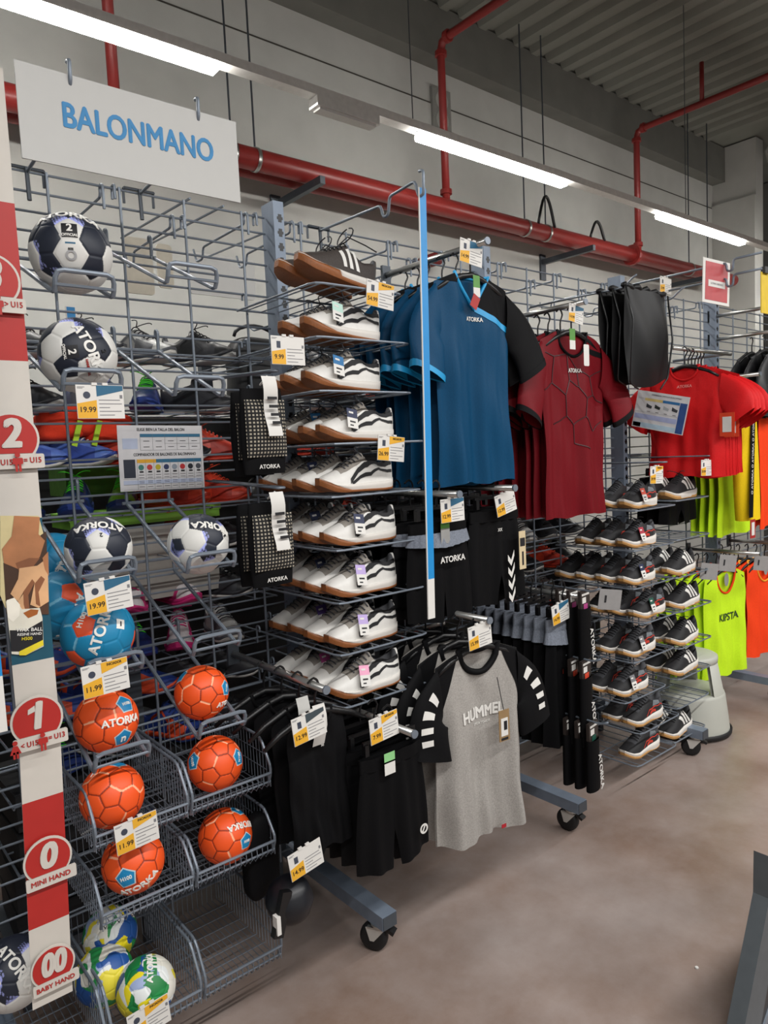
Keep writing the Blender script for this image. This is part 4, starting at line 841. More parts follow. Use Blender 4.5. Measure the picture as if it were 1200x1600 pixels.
DBOX = mat('charcoal_card', '#1d1c1e', .7, 0, .1, 20); DB_M = MB().box((0, 0, .052), (.27, .30, .10)).mesh('body', DBOX); DL_M = MB().box((0, 0, .098), (.275, .305, .03)).mesh('lid', mat('black_card', '#121214', .7))
for bay, xa, k_ in (('left of the banner', -.62, 3), ('behind the baskets', .40, 3), ('behind the low shorts', 1.44, 3), ('behind the trousers', 2.48, 3)):
    for i in range(k_):
        for j, z in enumerate((.18, .30, .42, .54) + ((.66, .78, .90, 1.02, 1.14) if xa < 0 else ())):
            t = thing('shoe_box', 'charcoal shoe box %s, %s from the left, %s from the bottom' % (bay, ORD[i], ORD[j]), 'box', (xa + .15 + .29 * i + random.uniform(-.01, .01), 2.40 + random.uniform(-.02, .02), z), random.uniform(-.05, .05), 'charcoal shoe boxes ' + bay)
            link('body', DB_M, t); link('lid', DL_M, t)
    t = thing('box_shelf', 'low dark shelf carrying charcoal boxes ' + bay, 'shelf', (xa + .44, 2.42, .16)); MB().box((0, 0, 0), (.92, .36, .03)).build('deck', DSTEEL, t)
    for a in (-.43, .43):
        for c in (-.16, .16): MB().box((a, c, -.085), (.03, .03, .15)).build('leg', DSTEEL, t)
# wire hooks along the top of the grid (far side arms)
hk = MB().rod([(0, -.012, -.07), (0, -.012, 0), (0, .012, .004), (0, .012, -.03), (0, .32, -.03), (0, .33, -.07), (0, .38, -.07), (0, .40, -.02)], .0042, 6, rad=.012).mesh('hook_wire', STEEL)
hk2 = MB().rod([(0, -.01, -.035), (0, -.010, .006), (0, .012, .006), (0, .012, -.03)], .0042, 6, rad=.006).mesh('hook_clip', STEEL)
n = 0
for bay, xs in (('over the handballs', (.77, .98, 1.24)), ('over the white shoes', (1.42, 1.62, 1.86, 1.96, 2.14)), ('over the maroon shirts', (2.5, 2.7, 2.9, 3.1, 3.3)), ('beyond the bag', (3.7, 4.0, 4.3))):
    for i, x in enumerate(xs):
        t = thing('grid_hook', 'pale wire hook on the top grid rail %s, %s from left' % (bay, ORD[i]), 'hook', (x, YM, 2.408 - .0525 * (i % 2))); link('hook_wire', hk, t); link('hook_clip', hk2, t, (.035, 0, 0))

# ------------------------------------------------------------------ hangers and garments
b = MB().rod([(0, 0, .0), (0, 0, .05), (.02, 0, .075), (.0, 0, .10), (-.022, 0, .085)], .0035, 6, rad=.018); HK_M = b.mesh('hook', BLACKP)
HB_M = MB().tube([(-.17, 0, -.065), (-.12, 0, -.035), (-.05, 0, -.008), (0, 0, .002), (.05, 0, -.008), (.12, 0, -.035), (.17, 0, -.065)], [.006, .009, .011, .011, .011, .009, .006], 8).mesh('shoulder_bar', BLACKP, True)
CB_M = MB().box((0, 0, .004), (.20, .008, .009)).box((-.09, 0, -.016), (.014, .016, .034)).box((.09, 0, -.016), (.014, .016, .034)).mesh('clip_bar', BLACKP)
def hanger(loc, label, rz=0, clips=False, group=None):
    t = thing('clothes_hanger', label, 'hanger', loc, rz, group); link('hook', HK_M, t); link('clip_bar' if clips else 'shoulder_bar', CB_M if clips else HB_M, t); return t
def bar(name, x, z, y1, label):
    t = thing(name, label, 'rail', (x, YM - .02, z)); L = YM - .02 - y1; MB().tube([(0, 0, 0), (0, -L, 0)], .011, 10).build('rod', CHROME, t, True); MB().box((0, .01, 0), (.04, .012, .07)).build('mount', DSTEEL, t)
    MB().lathe([(0, -.003), (.0125, -.003), (.0125, .003), (0, .003)], 12, (0, -L, 0), axis='y').build('end_stop', STEEL, t); return t
class Shirt:
    """a hanging shirt: origin at the top of the hanger, front towards -y"""
    def __init__(s, W, L, mats, neck=.075, vneck=True, drop=.09, slv=.25, cuff=None, collar=None, seed=0, amp=.016, thick=.022, slx=(.5, .6), sleeves=True, slm=None, cr=.0062):
        rg = random.Random(seed); s.ph = [rg.uniform(0, 6.28) for _ in range(8)]; s.W, s.L, s.neck, s.vneck, s.drop, s.slv, s.amp, s.thick, s.slx = W, L, neck, vneck, drop, slv, amp, thick, slx
        body = MB()
        for front in (True, False):
            body.grid([[s.pt(-1 + 2 * i / 44, j / 34, front) for j in range(35)] for i in range(45)])
        s.parts = [('body', body.mesh('body', mats, True), None)]
        if sleeves:
            slm = slm or (mats, mats); cuff = cuff or (None, None); cuff = cuff if isinstance(cuff, tuple) else (cuff, cuff)
            for k, sg in enumerate((-1, 1)):
                P = [[s.sl(sg, j / 12, 2 * math.pi * i / 22) for j in range(13)] for i in range(23)]
                s.parts.append(('sleeve', MB().grid(P).mesh('sleeve', slm[k], True), None))
                if cuff[k]: s.parts.append(('cuff', MB().grid([[s.sl(sg, q, 2 * math.pi * i / 22, .002) for q in (.93, .97, 1.015)] for i in range(23)]).mesh('cuff', cuff[k], True), None))
        if collar:
            pts = [(u * W, s.pt(u, 1, True)[1] - .001, s.topz(u, True) + .002) for u in [(-1 + 2 * k / 16) * neck / W for k in range(17)]] + [(u * W, s.pt(u, 1, False)[1], s.topz(u, False) + .003) for u in [(1 - 2 * k / 12) * neck / W for k in range(1, 12)]]
            s.parts.append(('collar', MB().tube(pts, cr, 6, closed=True).mesh('collar', collar, True), None))
    def topz(s, u, front):
        x = abs(u) * s.W
        if x > s.neck: return -(x - s.neck) * .36
        k = x / s.neck
        return -(s.drop * (1 - k if s.vneck else max(0, 1 - k * k) ** .5) if front else .014 * (1 - k * k))
    def pt(s, u, v, front=True, off=0):
        W, L, ph = s.W, s.L, s.ph; sg = -1 if front else 1
        wid = W * (1.0 - .05 * math.sin(math.pi * min(1, v / .8)) if v < .8 else 1 - .07 * (v - .8) / .2)
        fold = s.amp * (1 - v) ** .7 * (.9 * math.sin(5.2 * u + ph[0] + .8 * v) + .55 * math.sin(9.5 * u + ph[1] - 1.1 * v) + .34 * math.sin(17 * u + ph[2] + .6 * math.sin(5 * v)))
        fold += .0035 * math.sin(14 * v + 6 * u + ph[3]) * math.sin(3 * u + ph[6]) + .004 * max(0, v - .55) * math.sin(13 * (u + v) + ph[7])
        zt = s.topz(u, front); hem = -L + .006 * math.sin(6 * u + ph[4]); z = hem + (zt - hem) * v
        d = s.thick * max(0, 1 - u * u) ** .5 * (.75 + .25 * math.cos(math.pi * v)) * (1 - .6 * max(0, v - .8) / .2)
        return Vector((u * wid + .004 * math.sin(9 * v + ph[5]) * (1 - v), sg * (d + off) + fold * (1 if front else .7), z))
    def ptz(s, u, z, off=0):
        zt = s.topz(u, True); return s.pt(u, min(1, (z + s.L) / (zt + s.L)), True, off)
    def sl(s, sg, q, a, off=0):
        slx = s.slx[0 if sg < 0 else 1]; W = s.W; zj = s.topz(1, True); c0 = Vector((sg * W * .87, 0, zj - .088))
        ax = Vector((sg * slx, -.10, -math.sqrt(1 - slx * slx))).normalized(); e = min(1, q * 1.6); e = e * e * (3 - 2 * e)
        up = Vector((sg * .08, 0, 1)).lerp(Vector((-ax.z * sg, 0, ax.x * sg)), e).normalized()
        rb = .084 - .012 * q + .005 * math.sin(3 * a + s.ph[6] + 4 * q) * q + off; rc = .016 + .016 * q + off
        bend = Vector((sg * .022 * math.sin(math.pi * min(1, q)), 0, .012 * math.sin(math.pi * q)))
        return c0 + ax * (s.slv * q) + bend + up * rb * math.cos(a) + Vector((0, 1, 0)) * (rc * math.sin(a) + .005 * math.sin(7 * q + a * 2 + s.ph[7]) * q)
    def panel(s, name, m, u0, u1, lo, hi, off=.0014, n=30, k=10, label=None):
        P = [[s.ptz(u, -s.L * (1 - lo(u) - (hi(u) - lo(u)) * j / k), off) for j in range(k + 1)] for u in [u0 + (u1 - u0) * i / n for i in range(n + 1)]]
        s.parts.append((name, MB().grid(P).mesh(name, m, True), label)); return s
    def line(s, b, pts, r=.0022):
        out = []
        for (u0, v0), (u1, v1) in zip(pts, pts[1:]): out += [s.ptz(u0 + (u1 - u0) * k / 8, -s.L * (1 - v0 - (v1 - v0) * k / 8), .0005) for k in range(8)]
        b.tube(out + [s.ptz(pts[-1][0], -s.L * (1 - pts[-1][1]), .0005)], r, 4)
    def print(s, parent, string, size, m, u, v, **k):
        """lettering laid onto the front of the cloth"""
        me = text_mesh(string, size, m, **k).copy(); n = len(me.vertices); co = np.empty(n * 3, 'f'); me.vertices.foreach_get('co', co); co = co.reshape(-1, 3)
        out = [s.ptz(u + p[0] / s.W, -s.L * (1 - v) + p[2], .002 - p[1]) for p in co.tolist()]; me.vertices.foreach_set('co', np.array(out, 'f').ravel()); me.update(); return link('lettering', me, parent)
def stack(name, label_f, cat, meshes, pos, n, step, rz=0, group=None, hang=None, tilt=0, jit=.01):
    res = []
    for k in range(n):
        p = Vector(pos) + Vector(step) * k + Vector((random.uniform(-jit, jit) if k else 0, 0, random.uniform(-.006, .004) if k else 0))
        t = thing(name, label_f(k), cat, p, rz + (random.uniform(-.07, .07) if k else 0), group); t.rotation_euler.y = tilt if k == 0 else 0
        for nm, me, lb_ in meshes: link(nm, me, t, label=lb_)
        if hang: hanger(p + Vector((0, 0, .0)), 'black hanger of the %s' % hang % ORD[k], rz, False, 'hangers of ' + group)
        res.append(t)
    return res
def nth(k, n): return 'front' if k == 0 else ('rearmost' if k == n - 1 else ORD[k])
TEAL = cloth('petrol_blue_jersey', '#0b4062', .5); BLKJ = cloth('black_jersey', '#0c0c0e', .7); CY = mat('cyan_piping', '#1593cb', .5); MAR = cloth('maroon_jersey', '#6b1019', .55); GREYJ = cloth('heather_grey_jersey', '#9c9893', .85, .16); REDJ = cloth('bright_red_jersey', '#cf1f22', .5)
BS = Shirt(.188, .70, TEAL, vneck=True, drop=.115, neck=.085, cuff=(CY, BLKJ), collar=CY, seed=3, slx=(.34, .52), slv=.225, slm=(TEAL, BLKJ))
ed = lambda u: .832 - .105 * u
BS.panel('shoulder_panel', BLKJ, .03, .995, lambda u: ed(u) + .03, lambda u: 1, label='black shoulder panel').panel('cyan_band', CY, .03, .995, ed, lambda u: ed(u) + .032, .0016, k=3).panel('shoulder_panel', BLKJ, -.995, -.42, lambda u: .955, lambda u: 1, label='black shoulder panel')
bar('hang_rail', 1.83, 2.275, 1.62, 'chrome rail that carries the blue shirts')
S_ = stack('jersey', lambda k: 'petrol blue jersey with black shoulder, %s on its rail' % nth(k, 6), 'shirt', BS.parts, (1.83, 1.70, 2.18), 6, (.0, .068, 0), 0, 'petrol blue jerseys', '%s blue jersey from the front')
BS.print(S_[0], 'ATORKA', .020, WHITE, .0, .79, bold=.05, sx=.9)
link('hang_tag', MB().box((0, 0, 0), (.034, .001, .045), rot=Matrix.Rotation(.5, 3, 'Y')).mesh('hang_tag', REDP), S_[0], (-.02, -.035, -.095)); link('size_label', MB().box((0, 0, 0), (.032, .001, .04)).box((0, 0, -.035), (.032, .001, .03), 1).mesh('size_label', [mat('green_label', '#4f8a35', .5), WHITE]), S_[0], (.0, -.026, -.025))
MS = Shirt(.215, .74, MAR, vneck=False, drop=.10, neck=.095, cuff=BLKJ, collar=BLKJ, seed=9, slx=(.50, .52), slv=.25)
MS.panel('shoulder_band', BLKJ, .46, .99, lambda u: .915 - .05 * u, lambda u: .945 - .05 * u, k=3, label='black shoulder band')
b = MB()
for pl in ([(-.9, .88), (-.6, .86), (-.2, .88), (.1, .80), (.45, .76), (.9, .80)], [(-.6, .86), (-.65, .72), (-.95, .68)], [(-.65, .72), (-.3, .66), (-.15, .74), (-.2, .88)], [(-.15, .74), (.12, .70), (.1, .80)], [(.12, .70), (.3, .64), (.55, .66), (.45, .76)], [(-.3, .66), (-.28, .55), (-.7, .50)], [(.3, .64), (.22, .54), (.5, .46), (.9, .52)], [(.22, .54), (-.1, .50), (-.28, .55)], [(-.1, .50), (-.05, .40), (.3, .36)], [(.55, .66), (.95, .62)]): MS.line(b, pl, .0028)
MS.parts.append(('crackle_print', b.mesh('crackle_print', mat('dark_maroon_print', '#3f1016', .6)), None))
bar('hang_rail', 2.46, 2.15, 1.68, 'chrome rail that carries the maroon shirts')
S_ = stack('jersey', lambda k: 'maroon jersey with dark crackle print, %s on its rail' % nth(k, 7), 'shirt', MS.parts, (2.46, 1.75, 2.045), 7, (0, .056, 0), 0, 'maroon jerseys', '%s maroon jersey from the front')
MS.print(S_[0], 'ATORKA', .023, WHITE, .02, .79, bold=.05, sx=.9)
link('size_label', MB().box((0, 0, 0), (.036, .001, .045)).box((0, 0, -.04), (.036, .001, .035), 1).mesh('size_label', [mat('green_label', '#4f8a35', .5), WHITE]), S_[0], (-.05, -.04, -.02)); link('hang_tag', MB().prism(rrect(-.018, -.085, .018, 0, .006), 0, .001).mesh('hang_tag', WHITE), S_[0], (.03, -.048, -.055))
GS = Shirt(.190, .64, GREYJ, vneck=False, drop=.085, neck=.085, slv=.20, collar=BLKJ, seed=14, slx=(.26, .30), slm=(BLKJ, BLKJ), amp=.018, cr=.011)
for sg in (-1, 1): GS.panel('raglan_panel', BLKJ, sg * .49, sg * .999, lambda u: 1 - .80 * max(0, abs(u) - .49), lambda u: 1, label='black raglan shoulder')
for sg in (-1, 1):
    for k in range(4):
        q0 = .14 + .18 * k; P = [[GS.sl(sg, q0 + .085 * j / 3 + (.05 * i / 4 if sg > 0 else .05 * i / 4), R(-84 + 34 * i / 4), .002) for j in range(4)] for i in range(5)]
        GS.parts.append(('sleeve_chevron', MB().grid(P).mesh('sleeve_chevron', WHITE), 'white chevron on the sleeve'))
bar('hang_rail', 1.69, 1.045, 1.54, 'dark rail that carries the grey raglan shirts')
S_ = stack('t_shirt', lambda k: 'grey t-shirt with black raglan sleeves, %s on its rail' % nth(k, 4), 'shirt', GS.parts, (1.69, 1.60, .95), 4, (0, .085, 0), -.10, 'grey raglan t-shirts', '%s grey t-shirt from the front')
GS.print(S_[0], 'HUMMEL', .052, WHITE, .0, .655, bold=.07, sx=.9); GS.print(S_[0], 'SPORTSWEAR', .012, WHITE, .0, .60)
t = link('hang_tag', MB().box((0, 0, 0), (.046, .002, .105)).box((.0, -.0016, -.005), (.03, .001, .06), 1).box((.004, -.0024, .0), (.014, .001, .03), 2).box((0, -.0016, -.045), (.03, .001, .008), 2).mesh('hang_tag', [mat('kraft_card', '#8f7450', .7), WHITE, INK]), S_[0], (.055, -.058, -.265)); MB().tube([(.0, 0, .05), (-.008, .018, .16)], .0014, 4).build('string', INK, t)
for k in range(2): link('red_hem_label', MB().box((0, 0, 0), (.02, .002, .012)).mesh('red_hem_label', mat('red_label', '#a81f2b', .5)), S_[k], (.06, -.035, -.622))
RS = Shirt(.205, .55, REDJ, vneck=False, drop=.07, neck=.075, slv=.175, cuff=REDJ, collar=REDJ, seed=21, amp=.014, slx=(.55, .6))
t = thing('hang_rail', 'rail along the grid that carries the red shirts', 'rail', (3.40, 1.83, 2.045)); MB().tube([(0, 0, 0), (.62, 0, 0)], .010, 10).build('rod', CHROME, t, True); MB().tube([(.58, 0, 0), (.58, YM - 1.84, 0)], .008, 8).build('arm', STEEL, t, True)
S_ = stack('jersey', lambda k: 'bright red jersey, %s in the row under the black bag' % nth(k, 6), 'shirt', RS.parts, (3.48, 1.81, 1.955), 6, (.05, .008, 0), -math.pi / 2, 'red jerseys', '%s red jersey from the front', jit=0)
RS.print(S_[0], 'ATORKA', .02, mat('pale_red_print', '#e58b86', .5), .0, .82, bold=.04)
for k in (0, 1): link('hang_tag', MB().box((0, 0, 0), (.07, .002, .11)).box((0, -.002, 0), (.042, .001, .072), 1).mesh('hang_tag', [mat('orange_tag', '#d8421f', .55), WHITE]), S_[k], (.235, -.06 - .0 * k, -.30))

GREYW = cloth('grey_elastic', '#767c87', .7, .2)
def shorts_meshes(W, L, m, waist, seed=0, wh=.035, amp=.008, yoke=0):
    rg = random.Random(seed); ph = [rg.uniform(0, 6.28) for _ in range(5)]; body = MB(); nu, nv = 36, 20
    for s in (-1, 1):
        P = []
        for i in range(nu + 1):
            u = -1 + 2 * i / nu; row = []; hem = -L + .32 * L * max(0, 1 - abs(u) / .10) ** .6 * (1 if abs(u) < .10 else 0) + .02 * abs(u)
            for j in range(nv + 1):
                v = j / nv; z = hem + (-wh - hem) * v; x = u * W * (1.0 - .18 * v ** 2); row.append((x, s * .018 * max(0, 1 - u * u) ** .5 + amp * (1.15 - v) * math.sin(7 * u + ph[0] + v) + .4 * amp * math.sin(16 * u + ph[1]), z))
            P.append(row)
        body.grid(P)
    out = [('body', body.mesh('body', m, True))]; wb = []
    for i in range(49):
        a = 2 * math.pi * i / 48; q = 1 + .03 * math.sin(a * 24); wb.append([(W * .84 * math.cos(a) * 1.0, .022 * math.sin(a) * q + .002 * math.sin(9 * a), z) for z in (0, -wh * .33, -wh * .66, -wh - .004)])
    out.append(('waistband', MB().grid(wb).mesh('waistband', waist, True)))
    if yoke:
        yk = [[(W * (.85 + .07 * q) * math.cos(a), (.027 + .012 * q + .0035 * math.sin(a * 26)) * math.sin(a), -wh - yoke * q * (1 - .25 * abs(math.cos(a)))) for q in (0, .33, .66, 1)] for a in [2 * math.pi * i / 104 for i in range(105)]]
        out.append(('gathered_yoke', MB().grid(yk).mesh('gathered_yoke', GREYW, True)))
    return out
BLKS = cloth('black_shorts_cloth', '#09090b', .7)
def shorts_row(label, meshes, pos, n, step, group, rz=0, name='shorts', cat='shorts'):
    res = []
    for k in range(n):
        p = Vector(pos) + Vector(step) * k; t = thing(name, label % nth(k, n), cat, p, rz + (random.uniform(-.06, .06) if k else 0), group)
        for nm, me in meshes: link(nm, me, t)
        hanger(p + Vector((0, 0, .040)), 'clip hanger holding %s' % (label % nth(k, n)), rz, True, 'clip hangers of ' + group); res.append(t)
    return res
bar('hang_rail', 1.635, 1.455, 1.60, 'rail for the grey waist shorts below the blue shirts')
S_ = shorts_row('black shorts with grey yoke, %s under the blue shirts', shorts_meshes(.155, .335, BLKS, BLKS, 2, yoke=.05), (1.63, 1.70, 1.365), 6, (-.0, .066, 0), 'grey yoke shorts')
text('ATORKA', .028, WHITE, S_[0], (.025, -.040, -.125), bold=.05); link('size_label', MB().box((0, 0, 0), (.04, .001, .02)).box((0, 0, -.035), (.04, .001, .05), 1).mesh('size_label', [mat('green_label', '#4f8a35', .5), mat('grey_label', '#8f8f8d', .6)]), S_[0], (.0, -.034, -.012))
bar('hang_rail', 1.93, 1.455, 1.62, 'rail for the chevron shorts below the blue shirts')
S_ = shorts_row('plain black shorts with white side chevrons, %s below the blue shirts', shorts_meshes(.155, .345, BLKS, BLKS, 5), (1.94, 1.73, 1.375), 6, (0, .062, 0), 'chevron shorts')
for k in range(4): MB().add([(.06 - .03 + .012 * 0, -.034, -.165 - .045 * k), (.045, -.036, -.185 - .045 * k), (.065, -.034, -.150 - .045 * k), (.065, -.034, -.172 - .045 * k), (.045, -.036, -.207 - .045 * k), (.03, -.034, -.187 - .045 * k)], [(0, 1, 4, 5), (1, 2, 3, 4)]).build('chevron', WHITE, S_[0], label='white chevron')
text('XX', .016, WHITE, S_[0], (-.01, -.036, -.07), bold=.03); link('hang_tag', MB().box((0, 0, 0), (.036, .002, .14)).box((0, -.002, .03), (.026, .001, .03), 1).box((0, -.002, -.03), (.008, .001, .05), 1).mesh('hang_tag', [mat('pale_kraft', '#cdbb97', .7), INK]), S_[0], (.098, -.045, -.155))
bar('hang_rail', 1.33, .78, 1.52, 'rail for the low black shorts')
S_ = shorts_row('low plain black shorts, %s on the rail beside the grey shirts', shorts_meshes(.14, .36, BLKS, BLKS, 7), (1.300, 1.60, .72), 7, (0, .070, 0), 'low black shorts')
MB().lathe([(.016, -.001), (.010, -.001)], 20, (0, 0, 0), axis='y').build('round_logo', WHITE, S_[0], loc=(.095, -.03, -.27)); MB().box((0, 0, 0), (.005, .001, .024), rot=Matrix.Rotation(.5, 3, 'Y')).build('round_logo', WHITE, S_[0], loc=(.095, -.03, -.27)); link('size_label', MB().box((0, 0, 0), (.04, .001, .03)).box((0, 0, -.03), (.04, .001, .04), 1).mesh('size_label', [mat('pale_green_label', '#8fce8a', .5), WHITE]), S_[0], (-.03, -.034, -.005))
for q, s_ in ((S_[2], 'ATO'), (S_[3], 'ATOR')): text(s_, .018, WHITE, q, (-.085, -.03, -.34), bold=.02)
bar('hang_rail', 2.30, 1.01, 1.62, 'rail for the black trousers with grey waists')
S_ = shorts_row('black velour trousers with pleated grey waist, %s by the socks', shorts_meshes(.13, .52, cloth('black_velour', '#0a0a0c', .9), GREYW, 11, .05, .014, yoke=.06), (2.29, 1.70, .93), 8, (0, .052, 0), 'black trousers', name='trousers', cat='trousers')
link('size_label', MB().box((0, 0, 0), (.03, .001, .015)).box((0, 0, -.03), (.03, .001, .04), 1).mesh('size_label', [mat('lime_label', '#8fce3a', .5), WHITE]), S_[0], (.055, -.04, -.01))
um = Shirt(.10, .40, BLKJ, vneck=False, drop=.05, neck=.05, slv=.10, collar=BLKJ, seed=31, thick=.018, amp=.008, sleeves=False).parts
bar('hang_rail', 1.085, .955, 1.60, 'grey bar over the black undershirts beside the baskets')
S_ = stack('undershirt', lambda k: 'small black undershirt beside the baskets, %s on its bar' % nth(k, 4), 'shirt', um, (1.085, 1.66, .88), 4, (0, .09, 0), .0, 'black undershirts', '%s black undershirt from the front')
for k in (0, 1): link('paper_label', MB().grid([[(-.02 + .04 * i / 3, -.03 - .012 * math.sin(j), .03 - .03 * j) for j in range(5)] for i in range(4)]).box((0, -.05, -.02), (.016, .001, .02), 1).mesh('paper_label', [WHITE, INK], True), S_[k], (-.01, 0, 0))
text('xi', .014, WHITE, S_[0], (.0, -.026, -.09))

# knee pads in net, socks, drawstring bags, dark ball
def net_mat():
    m = bpy.data.materials.new('black_net_over_beige'); m.use_nodes = True; nt = m.node_tree; b_ = nt.nodes['Principled BSDF']; b_.inputs['Roughness'].default_value = .85
    tc = nt.nodes.new('ShaderNodeTexCoord'); sp = nt.nodes.new('ShaderNodeSeparateXYZ'); nt.links.new(tc.outputs['Object'], sp.inputs[0]); outs = []
    for ax in (0, 2):
        mu = nt.nodes.new('ShaderNodeMath'); mu.operation = 'MULTIPLY'; mu.inputs[1].default_value = 98; nt.links.new(sp.outputs[ax], mu.inputs[0])
        fr = nt.nodes.new('ShaderNodeMath'); fr.operation = 'FRACT'; nt.links.new(mu.outputs[0], fr.inputs[0]); ss = nt.nodes.new('ShaderNodeMath'); ss.operation = 'GREATER_THAN'; ss.inputs[1].default_value = .50; nt.links.new(fr.outputs[0], ss.inputs[0]); outs.append(ss)
    pr = nt.nodes.new('ShaderNodeMath'); pr.operation = 'MULTIPLY'; nt.links.new(outs[0].outputs[0], pr.inputs[0]); nt.links.new(outs[1].outputs[0], pr.inputs[1])
    mx = nt.nodes.new('ShaderNodeMix'); mx.data_type = 'RGBA'; mx.inputs[6].default_value = lin('#0c0c0e'); mx.inputs[7].default_value = lin('#a59d8d'); nt.links.new(pr.outputs[0], mx.inputs[0]); nt.links.new(mx.outputs[2], b_.inputs['Base Color']); return m
NET = net_mat()
def sleeve_pad(x, y, z, label, rz=0, paper=True):
    t = thing('knee_pad', label, 'knee pad', (x, y, z), rz); rows = []
    for i in range(21):
        a = 2 * math.pi * i / 20; rows.append([((.064 + .008 * math.sin(3.1 * q)) * math.cos(a), (.012 + .012 * math.sin(math.pi * q)) * math.sin(a), -.235 * q) for q in [j / 12 for j in range(13)]])
    MB().grid(rows).build('sleeve', BLKJ, t, True); rows = []
    for i in range(13):
        u = -1 + i / 6; rows.append([(u * .063, -.020 - .016 * max(0, (1 - u * u) * (1 - w2 * w2)) ** .5, -.110 + .078 * w2) for w2 in [-1 + j / 6 for j in range(13)]])
    MB().grid(rows).build('net_pad', NET, t, True, label='beige dotted net pad'); text('ATORKA', .016, WHITE, t, (.0, -.027, -.215), bold=.03)
    if paper:
        P = [[(-.022 + .044 * i / 4 + .012 * j / 9, -.045 - .006 * math.sin(j * .9), .03 - .018 * j) for j in range(10)] for i in range(5)]; o = MB().grid(P).build('paper_label', WHITE, t, True); b = MB()
        for k in range(4): b.box((.004 + .004 * k, -.054, -.03 - .022 * k), (.03, .001, .008))
        b.build('label_print', INK, o); MB().tube([(0, -.04, .03), (0, -.0, .01)], .003, 5).build('label_loop', WHITE, t)
    return t
sleeve_pad(1.022, 1.75, 1.79, 'black knee pad in net, front one on the upper hook above the other'); sleeve_pad(1.03, 1.82, 1.785, 'black knee pad in net behind the front one on the upper hook', .05, False)
sleeve_pad(1.025, 1.75, 1.475, 'black knee pad in net with long paper label, on the lower hook'); sleeve_pad(1.03, 1.82, 1.47, 'black knee pad in net behind the labelled one on the lower hook', -.05, False)
for z, lb in ((1.835, 'upper'), (1.515, 'lower')): arm('pad_hook', 'long double wire hook holding the %s knee pads' % lb, [(1.03, YM - .01, z + .02), (1.03, 1.70, z), (1.055, 1.70, z), (1.055, YM - .01, z + .02)], .0035, bracket=False)
def sock_pack(c, label, h=.26, colour='magenta'):
    t = thing('sock_pack', label, 'socks', c, .15); MB().box((0, 0, -.03), (.075, .012, .07)).box((0, -.007, -.008), (.06, .001, .008), 1).box((-.012, -.007, -.03), (.03, .001, .022), 1).box((-.0, -.007, -.055), (.032, .001, .02), 2).build('header_card', [mat('brown_black_card', '#2a2320', .5), WHITE, TAGC[colour]], t)
    rows = []
    for i in range(17):
        a = 2 * math.pi * i / 16; rows.append([(.040 * math.cos(a) * (1 + .1 * q), .02 * math.sin(a), -.06 - h * q) for q in (0, .25, .5, .75, 1)])
    MB().grid(rows).build('sock', BLKS, t, True); o = text('ATORKA', .036, WHITE, t, (.022, -.023, -.08 - h * .55), bold=.02); o.rotation_euler.y = R(82); return t
for j, (px, py, y, cl) in enumerate(((912, 925, 1.62, 'magenta'), (914, 1033, 1.60, 'orange'), (925, 1130, 1.56, 'green'))):
    for k in range(3):
        c = at(px, py, y) + Vector((-.004 * k, .05 * k, 0)); sock_pack(c, 'black sock pack with vertical white lettering, %s on the %s hook' % (nth(k, 3), ('upper', 'middle', 'lowest')[j]), (.24, .27, .2)[j], cl)
    c = at(px, py, y); arm('sock_hook', 'chrome wire hook for the %s sock packs' % ('upper', 'middle', 'lowest')[j], [(c.x, YM - .01, c.z + .01), (c.x, y - .04, c.z + .006), (c.x, y - .07, c.z + .02)], .004, bracket=False)
SACK = mat('black_sack_nylon', '#0b0b0d', .5, 0, .15, 40, .08); SACK.node_tree.nodes['Principled BSDF'].inputs['Specular IOR Level'].default_value = .3
def sack(c, w_, h, label, seed=0, group=None):
    rg = random.Random(seed); ph = [rg.uniform(0, 6) for _ in range(6)]; t = thing('drawstring_bag', label, 'bag', c, .06, group); b = MB()
    for s in (-1, 1):
        b.grid([[((-.5 + i / 20) * w_ * (1 + .05 * q) + .02 * q, s * .028 * max(0, 1 - (i / 10 - 1) ** 2) ** .5 * math.sin(math.pi * min(1, q * .8 + .15)) + .006 * math.sin(i * .22 + q * 4 + ph[0]) * q + .004 * math.sin(i * .5 - q * 6 + ph[1]), -h * q * (1 - .10 * (i / 20) * 1.0) - .03 * q * math.sin(i * .16)) for q in [j / 16 for j in range(17)]] for i in range(21)])
    b.build('sack', SACK, t, True); MB().rod([(-w_ / 2, -.01, 0), (-w_ / 2 + .02, -.03, -.35 * h), (-w_ / 2 + .005, -.02, -h), (-w_ / 2 + .07, -.02, -h * 1.06)], .004, 6).rod([(w_ / 2, -.01, 0), (w_ / 2 - .02, -.04, -.5 * h), (w_ / 2 - .03, -.02, -h * .92), (w_ / 2 - .10, -.02, -h * 1.05)], .004, 6).build('drawstring', BLACKP, t, True)
    MB().tube([(-w_ / 2 + w_ * k / 16, .006 * math.sin(k * 2.1), .006 + .006 * math.sin(k * 1.7)) for k in range(17)], .012, 6).build('gathered_top', SACK, t, True); return t
p = at(1008, 452, 1.66); sack(p + Vector((0, 0, -.01)), .37, .39, 'black drawstring bag hanging in front of the others', 1, 'black drawstring bags')
for k in (1, 2): sack(p + Vector((.0, .06 * k, -.012)), .36, .37, 'black drawstring bag, %s behind the front one' % ('next' if k == 1 else 'last'), 1 + k, 'black drawstring bags')
